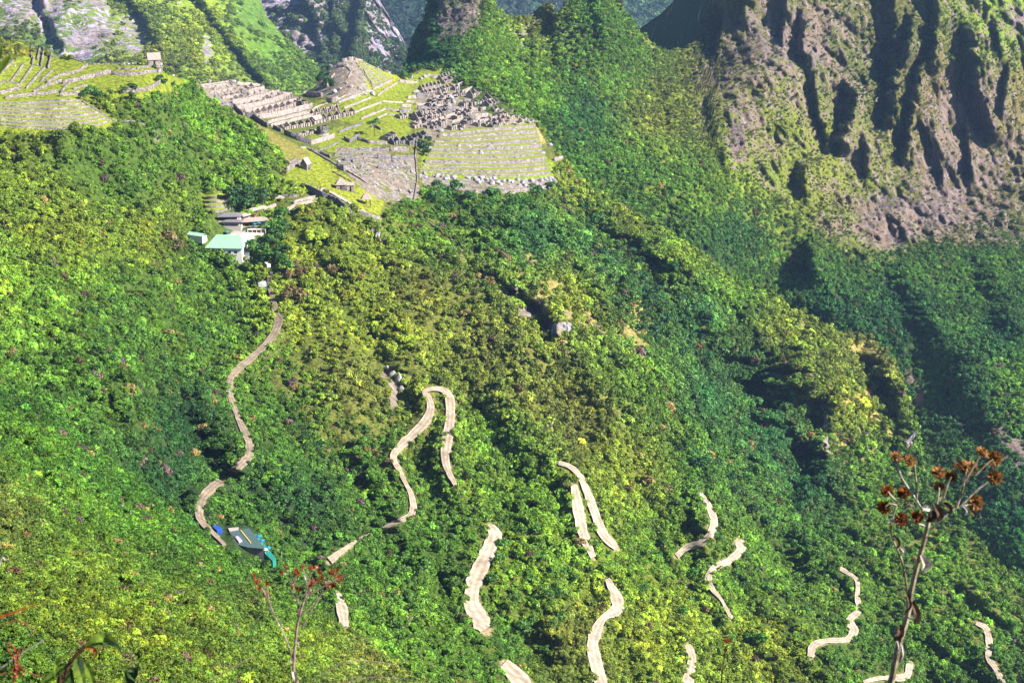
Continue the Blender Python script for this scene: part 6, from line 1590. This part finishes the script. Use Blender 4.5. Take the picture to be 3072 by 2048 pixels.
def flower_head(e, pos, r, petal_m, core_m, seed, axis=None, nb=26):
    rr = random.Random(seed); ax = (axis or Vector((rr.uniform(-.5, .5), rr.uniform(-.8, -.1), rr.uniform(.2, 1)))).normalized()
    u = ax.orthogonal().normalized(); v = ax.cross(u)
    bm = bmesh.new(); 
    bmesh.ops.create_icosphere(bm, subdivisions=2, radius=r * 0.42)
    for q in bm.verts: q.co = pos - ax * r * 0.25 + q.co * (1 + 0.25 * rr.random())
    core = bobj('seed_head', bm, core_m, e)
    bm = bmesh.new()
    for ring, (cone, ln) in enumerate(((0.35, 0.75), (0.75, 0.95), (1.15, 1.0), (1.5, 0.8))):
        k = int(nb * (0.35 + 0.22 * ring))
        for i in range(k):
            a = 6.2832 * (i + rr.random() * .8) / k
            c = cone + rr.uniform(-.18, .18)
            d = (ax * math.cos(c) + (u * math.cos(a) + v * math.sin(a)) * math.sin(c)).normalized()
            s = d.cross(ax).normalized() if d.cross(ax).length > .01 else u
            L = r * ln * rr.uniform(.75, 1.1); w = r * 0.10
            b0 = pos - ax * r * 0.2 + d * r * 0.22
            q = [b0 - s * w * .6, b0 + s * w * .6, b0 + d * L * .6 + s * w + ax * .05 * r, b0 + d * L * .85 - ax * .12 * r * rr.random(), b0 + d * L * .6 - s * w]
            bm.faces.new([bm.verts.new(x) for x in q])
    bobj('petals', bm, petal_m, core)
def pcrop(pts, s, ox, oy, D): return [U(ox + x / s, oy + y / s, D + (d[0] if d else 0)) for x, y, *d in pts]

# -- big dried composite flower at the right edge
D0 = 4.6
def c8(*p): return pcrop(p, 1.231, 2600, 1320, D0)
root = U(2640, 2230, D0); root.z = bankz(root.x, root.y) - 0.05
e = empty('dried_flower', root, 0, 'tall dried brown thistle like flower stalk close to the camera at right', 'plant'); inv = -root
def rel(pts): return [p + inv for p in pts]
bm = bmesh.new(); tube(bm, rel(smooth_pts([root] + c8((60, 1010), (90, 896), (120, 750), (150, 650), (165, 560), (180, 490), (205, 400), (225, 320), (235, 270)))), 0.0115, 0.006); bobj('stem', bm, M_STALK, e)
br = [[(230, 300), (180, 215), (130, 140), (115, 95), (110, 70)], [(185, 222), (182, 150), (176, 90)], [(150, 560), (140, 490), (125, 430), (98, 370), (90, 320), (110, 240), (135, 205)], [(235, 330), (280, 290), (330, 250), (400, 235)], [(240, 300), (280, 220), (300, 160), (312, 135)],
      [(330, 252), (352, 190), (362, 140), (370, 105)], [(345, 245), (400, 190), (440, 160), (472, 138)], [(362, 150), (400, 90), (425, 45)], [(400, 130), (440, 90), (468, 70)], [(228, 320), (160, 300), (130, 292)], [(230, 310), (205, 290), (188, 284)], [(110, 240), (85, 235), (68, 246)], [(250, 270), (262, 220), (268, 175)], [(110, 225), (90, 205), (78, 188)], [(150, 650), (150, 600), (152, 560)]]
for i, b in enumerate(br):
    bm = bmesh.new(); tube(bm, rel(smooth_pts(c8(*b), 4)), 0.0036, 0.0024, 6); bobj('branch', bm, M_STALK if i % 3 else M_PALE, e)
hd = [(110, 62, 1.0), (160, 76, .95), (76, 188, .95), (64, 247, 1.05), (137, 196, 1.1), (130, 292, 1.1), (186, 282, 1.0), (266, 120, 1.1), (312, 132, 1.0), (372, 102, 1.25), (426, 42, .9), (472, 66, 1.2), (476, 136, 1.15), (402, 230, 1.25), (268, 172, .9), (340, 92, .8), (392, 95, .9), (432, 100, .6)]
for i, (x, y, s) in enumerate(hd):
    dark = i in (2, 3, 5, 6, 4)
    flower_head(e, c8((x, y, rnd.uniform(-.06, .06)))[0] + inv, 0.0235 * s, M_RUST if dark else M_ORNG, M_DKBR, 500 + i)
for i, (a, b, w, m) in enumerate([((200, 420), (206, 490), .022, M_PALE), ((212, 430), (222, 480), .016, M_PALE), ((165, 590), (178, 680), .024, M_DLEAF), ((150, 655), (180, 640), .012, M_PALE), ((120, 680), (98, 740), .026, M_DLEAF), ((150, 570), (140, 640), .014, M_DLEAF), ((240, 260), (222, 300), .026, M_DLEAF), ((250, 235), (262, 300), .026, M_DLEAF), ((285, 230), (300, 270), .02, M_DLEAF),
                                  ((90, 290), (72, 296), .014, M_PALE), ((98, 350), (110, 400), .014, M_DLEAF), ((120, 390), (130, 420), .012, M_PALE), ((140, 460), (158, 470), .01, M_PALE), ((215, 250), (200, 245), .02, M_PALE), ((240, 345), (258, 350), .014, M_DLEAF), ((355, 240), (362, 275), .012, M_PALE), ((380, 255), (388, 290), .014, M_DLEAF), ((130, 750), (118, 830), .010, M_PALE), ((105, 720), (110, 790), .008, M_PALE)]):
    A, B = c8(a, (*b, -.03)); mid = (A + B) / 2 + Vector((0.006, -0.02, 0.004))
    bm = bmesh.new(); leaf_blade(bm, rel([A, mid, B]), w, .9); bobj('leaf', bm, m, e)

# -- branching rust-red flower in front of the lower shed
D1 = 5.2
def c4(*p): return pcrop(p, 2.297, 0, 1366, D1)
root = U(892, 2240, D1); root.z = bankz(root.x, root.y) - 0.05
e = empty('rust_flower', root, 0, 'thin stalk with clusters of rust red flower heads close to the camera, left of centre', 'plant'); inv = -root
bm = bmesh.new(); tube(bm, rel(smooth_pts([root] + c4((2052, 1680), (2040, 1566), (2024, 1450), (2045, 1200), (2065, 1100), (2100, 980), (2140, 925)))), 0.0062, 0.0035); bobj('stem', bm, M_RSTALK, e)
hd = [(1975, 765), (2040, 795), (2045, 915), (2015, 890), (2085, 765), (2140, 772), (2180, 768), (2205, 800), (2220, 832), (2160, 865), (2198, 862), (2280, 800), (2302, 812), (2322, 790), (2332, 840), (2268, 900), (2300, 888), (2145, 892), (2242, 870), (1942, 805), (2062, 922), (2347, 868), (2052, 812)]
hl = [(1750, 825), (1780, 872), (1840, 882), (1787, 910), (1846, 955), (1768, 868)]
bb = [[(2065, 1100), (2048, 990), (2015, 940), (2010, 905)], [(2060, 1130), (2052, 1020), (2060, 930)], [(2020, 920), (2000, 830), (1978, 785)], [(2100, 985), (2120, 900), (2150, 800), (2180, 785)], [(2110, 965), (2180, 930), (2240, 890), (2280, 820)], [(2065, 1110), (2160, 1010), (2225, 950), (2270, 910)], [(2240, 890), (2300, 860), (2330, 845)], [(2120, 930), (2160, 890), (2205, 840)], [(2000, 835), (1960, 820), (1945, 808)], [(2020, 900), (2035, 850), (2042, 810)], [(2120, 900), (2100, 820), (2088, 780)],
      [(2020, 1400), (1960, 1240), (1900, 1120), (1852, 1000), (1846, 970)], [(1852, 1000), (1820, 940), (1790, 900), (1755, 840)], [(1850, 990), (1842, 930), (1840, 895)], [(2080, 1190), (2150, 1060), (2220, 950)]]
for b in bb: bm = bmesh.new(); tube(bm, rel(smooth_pts(c4(*b), 4)), 0.0028, 0.0018, 5); bobj('branch', bm, M_RSTALK, e)
for i, (x, y) in enumerate(hd + hl): flower_head(e, c4((x, y, rnd.uniform(-.08, .08)))[0] + inv, 0.0115 * rnd.uniform(.85, 1.2), M_RUST, M_DKBR if i % 3 else M_PALE, 700 + i, nb=18)
for (a, b, w) in [((1920, 1140), (1930, 1175), .010), ((2005, 1400), (2015, 1430), .012), ((2020, 1480), (2040, 1560), .020), ((2115, 980), (2135, 1000), .010), ((2155, 1045), (2175, 1040), .008), ((1850, 1045), (1870, 1052), .007), ((2055, 1280), (2060, 1310), .008), ((2100, 820), (2110, 860), .008)]:
    A, B = c4(a, (*b, -.02)); bm = bmesh.new(); leaf_blade(bm, rel([A, (A + B) / 2 + Vector((0.004, -0.01, 0)), B]), w, .8); bobj('leaf', bm, M_PALE, e)
# -- single bud
root = U(2162, 2230, 5.0); root.z = bankz(root.x, root.y) - 0.05
e = empty('seed_bud', root, 0, 'single round brown seed head on a thin stem at the bottom edge', 'plant')
bm = bmesh.new(); tube(bm, [p - root for p in smooth_pts([root, U(2162, 2100, 5), U(2168, 2010, 5), U(2178, 1935, 5)])], 0.0026, 0.002, 6); bobj('stem', bm, M_DKBR, e)
flower_head(e, U(2180, 1921, 5) - root, 0.0125, M_RUST, M_RUST, 901, Vector((0.1, -.3, 1)), 30)

# -- broad leaved plant in the bottom left corner
D2 = 3.3
def c4n(*p): return pcrop(p, 2.297, 0, 1366, D2)
root = U(190, 2300, D2); root.z = bankz(root.x, root.y) - 0.05
e = empty('broad_leaf_plant', root, 0, 'ribbed green leaves arching up in the bottom left corner', 'plant'); inv = -root
bm = bmesh.new(); tube(bm, rel(smooth_pts([root] + c4n((420, 1700), (450, 1520), (480, 1430), (540, 1360), (592, 1305)))), 0.006, 0.004); bobj('stem', bm, M_DKBR, e)
for pts, w, m in [([(590, 1312), (660, 1262), (740, 1258), (800, 1300, -.04), (845, 1370, -.08)], .022, M_LGRN), ([(600, 1310), (680, 1290), (760, 1290), (830, 1345, -.05)], .013, M_LDRK), ([(540, 1385), (545, 1440, -.04), (560, 1520, -.08), (590, 1640, -.1)], .030, M_LGRN), ([(560, 1400), (600, 1460), (630, 1530), (660, 1640)], .024, M_LGRN),
                  ([(480, 1440), (482, 1500), (490, 1560), (500, 1650)], .020, M_LDRK), ([(480, 1370), (410, 1400), (385, 1450), (378, 1530, -.03)], .011, M_LGRN), ([(470, 1440), (400, 1490), (320, 1540), (270, 1620)], .022, M_LGRN), ([(470, 1450), (440, 1520), (420, 1580), (410, 1680)], .026, M_LGRN), ([(590, 1320), (640, 1330), (660, 1370), (640, 1400)], .010, M_RUST)]:
    bm = bmesh.new(); leaf_blade(bm, rel(c4n(*pts)), w, .35, wave=0.3); bobj('leaf', bm, m, e)
root = U(385, 2260, 3.3); root.z = bankz(root.x, root.y) - 0.03
e = empty('pointed_blade', root, 0, 'dark pointed blade leaf standing at the bottom edge right of the broad leaves', 'plant')
bm = bmesh.new(); leaf_blade(bm, [p - root for p in [root, U(392, 2080, 3.3), U(402, 2030, 3.3), U(417, 1988, 3.3)]], .026, .5); bobj('blade', bm, M_LDRK, e)
bm = bmesh.new(); tube(bm, [p - root for p in smooth_pts([root, U(418, 2090, 3.3), U(408, 2020, 3.3), U(396, 1985, 3.3), U(378, 1977, 3.3), U(362, 1978, 3.3)])], 0.0012, 0.0008, 5); bobj('tendril', bm, M_STALK, e)
# -- red budded sprig and pale twig
root = U(40, 2260, 3.5); root.z = bankz(root.x, root.y) - 0.03
e = empty('red_sprig', root, 0, 'dark red budded sprig in front of the shrubs at the far bottom left', 'plant'); inv = -root
def c4m(*p): return pcrop(p, 2.297, 0, 1366, 3.5)
bm = bmesh.new(); tube(bm, rel(smooth_pts([root] + c4m((100, 1640), (118, 1500), (122, 1400), (110, 1340), (60, 1285)))), 0.003, 0.0015, 6); bobj('stem', bm, M_REDB, e)
for i in range(60):
    t = rnd.random(); p = c4m((120 + rnd.gauss(0, 26 * (1.1 - t * .5)), 1540 - 200 * t, rnd.uniform(-.02, .02)))[0] + inv
    d = Vector((rnd.gauss(0, 1), -.4, rnd.gauss(0.8, .6))).normalized() * 0.009
    bm = bmesh.new(); leaf_blade(bm, [p, p + d * .5, p + d], .006, .4); bobj('bud', bm, M_REDB if i % 4 else M_ORNG, e)
for pts in [[(60, 1510), (20, 1500), (-30, 1515)], [(130, 1450), (180, 1480), (240, 1510), (300, 1520)], [(120, 1400), (60, 1350), (50, 1290)], [(118, 1380), (140, 1340), (165, 1325)]]:
    bm = bmesh.new(); tube(bm, rel(smooth_pts(c4m(*pts), 4)), 0.0016, 0.001, 5); bobj('twig', bm, M_REDB, e)
def stray(name, pts, D, r, mat, label, cat='grass stalk', blade=0):
    P = [U(x, y, D) for x, y in pts]; root = P[0].copy()
    o = Vector(root); bm = bmesh.new()
    (leaf_blade(bm, [p - o for p in P], blade, .5) if blade else tube(bm, [p - o for p in smooth_pts(P, 5)], r, r * .6, 5))
    ob = bobj(name, bm, mat); ob.location = o; setp(ob, label, cat); return ob
def to_bank(x, y, D):
    a = U(x, y, D); z = bankz(a.x, a.y); s = z / a.z
    return (x, y + (math.degrees(0) if s < 1 else 0))
stray('pale_twig', [(-120, 2200), (-20, 2030), (18, 1992), (70, 1955), (130, 1920)], 3.5, .0022, M_PALE, 'bare pale twig leaning across the red sprig', 'twig')
stray('brown_blade', [(-260, 2300), (-140, 1980), (-40, 1870), (30, 1840), (122, 1808)], 2.6, .003, M_RUST, 'blurred brown grass blade reaching in from the left edge', 'grass blade', blade=.008)
stray('brown_blade', [(-200, 2300), (-80, 1990), (-20, 1900), (50, 1860), (110, 1892)], 2.7, .0012, M_RUST, 'thin reddish stalk curving under the blurred brown blade', 'grass blade')
stray('straw_stalk', [(560, 2260), (600, 2110), (640, 2040), (700, 2000), (764, 1966)], 4.4, .0022, M_STRAW, 'straight straw coloured stalk at the bottom left of the rust red flower')
stray('straw_stalk', [(860, 2240), (900, 2120), (940, 2052), (980, 2015), (1030, 1988), (1110, 1982), (1188, 1995)], 4.4, .0018, M_RSTALK, 'upper thin arching stalk right of the rust red flower')
stray('straw_stalk', [(870, 2260), (930, 2110), (1000, 2058), (1060, 2040), (1130, 2030), (1200, 2034)], 4.4, .0018, M_RSTALK, 'lower thin arching stalk right of the rust red flower')
stray('white_twig', [(-60, 2300), (-40, 1900), (0, 1690), (16, 1680), (26, 1676)], 4.4, .003, M_PALE, 'white forked twig at the left edge over the green shrubs', 'twig')
# thick leaves reaching in at the upper left, on a tall stem that stands outside the picture
rootp = U(-160, 2300, 2.8); rootp.z = bankz(rootp.x, rootp.y) - .05
e = empty('tall_leafy_stem', rootp, 0, 'thick green leaf tips reaching in at the left edge in front of the fields', 'plant')
bm = bmesh.new(); tube(bm, [p - rootp for p in smooth_pts([rootp, U(-150, 1500, 2.8), U(-110, 800, 2.8), U(-80, 400, 2.8), U(-60, 300, 2.8)])], 0.007, 0.004); bobj('stem', bm, M_STALK, e)
for pts, w in [([(-60, 300), (-20, 240), (8, 200), (22, 180), (31, 163)], .017), ([(-60, 290), (-20, 200), (0, 160), (4, 130)], .016), ([(-70, 330), (-120, 260), (-150, 200)], .02), ([(-90, 450), (-40, 400), (-20, 360)], .018)]:
    bm = bmesh.new(); leaf_blade(bm, [U(x, y, 2.8) - rootp for x, y in pts], w * 0.75, .35); bobj('leaf', bm, M_LGRN, e)
# low growth on the bank itself
nb_ = 420
rsb = np.random.RandomState(3)
bxs = rsb.uniform(-16, 16, nb_); bys = 7 + 30 * rsb.rand(nb_) ** 1.3
bzs = np.array([np.interp(y, [6, 9, 20, 60], [-4.3, -7.6, -20, -52]) for y in bys])
Pb = np.stack([bxs, bys, bzs], -1)
scatter('bank_shrubs', C_FINE, Pb, 0.25 + 0.35 * rsb.rand(nb_), vary(np.tile(np.array(T_LIME), (nb_, 1)), Pb, rsb), rsb, 'low shrubs on the steep bank under the viewpoint', 'shrubs')
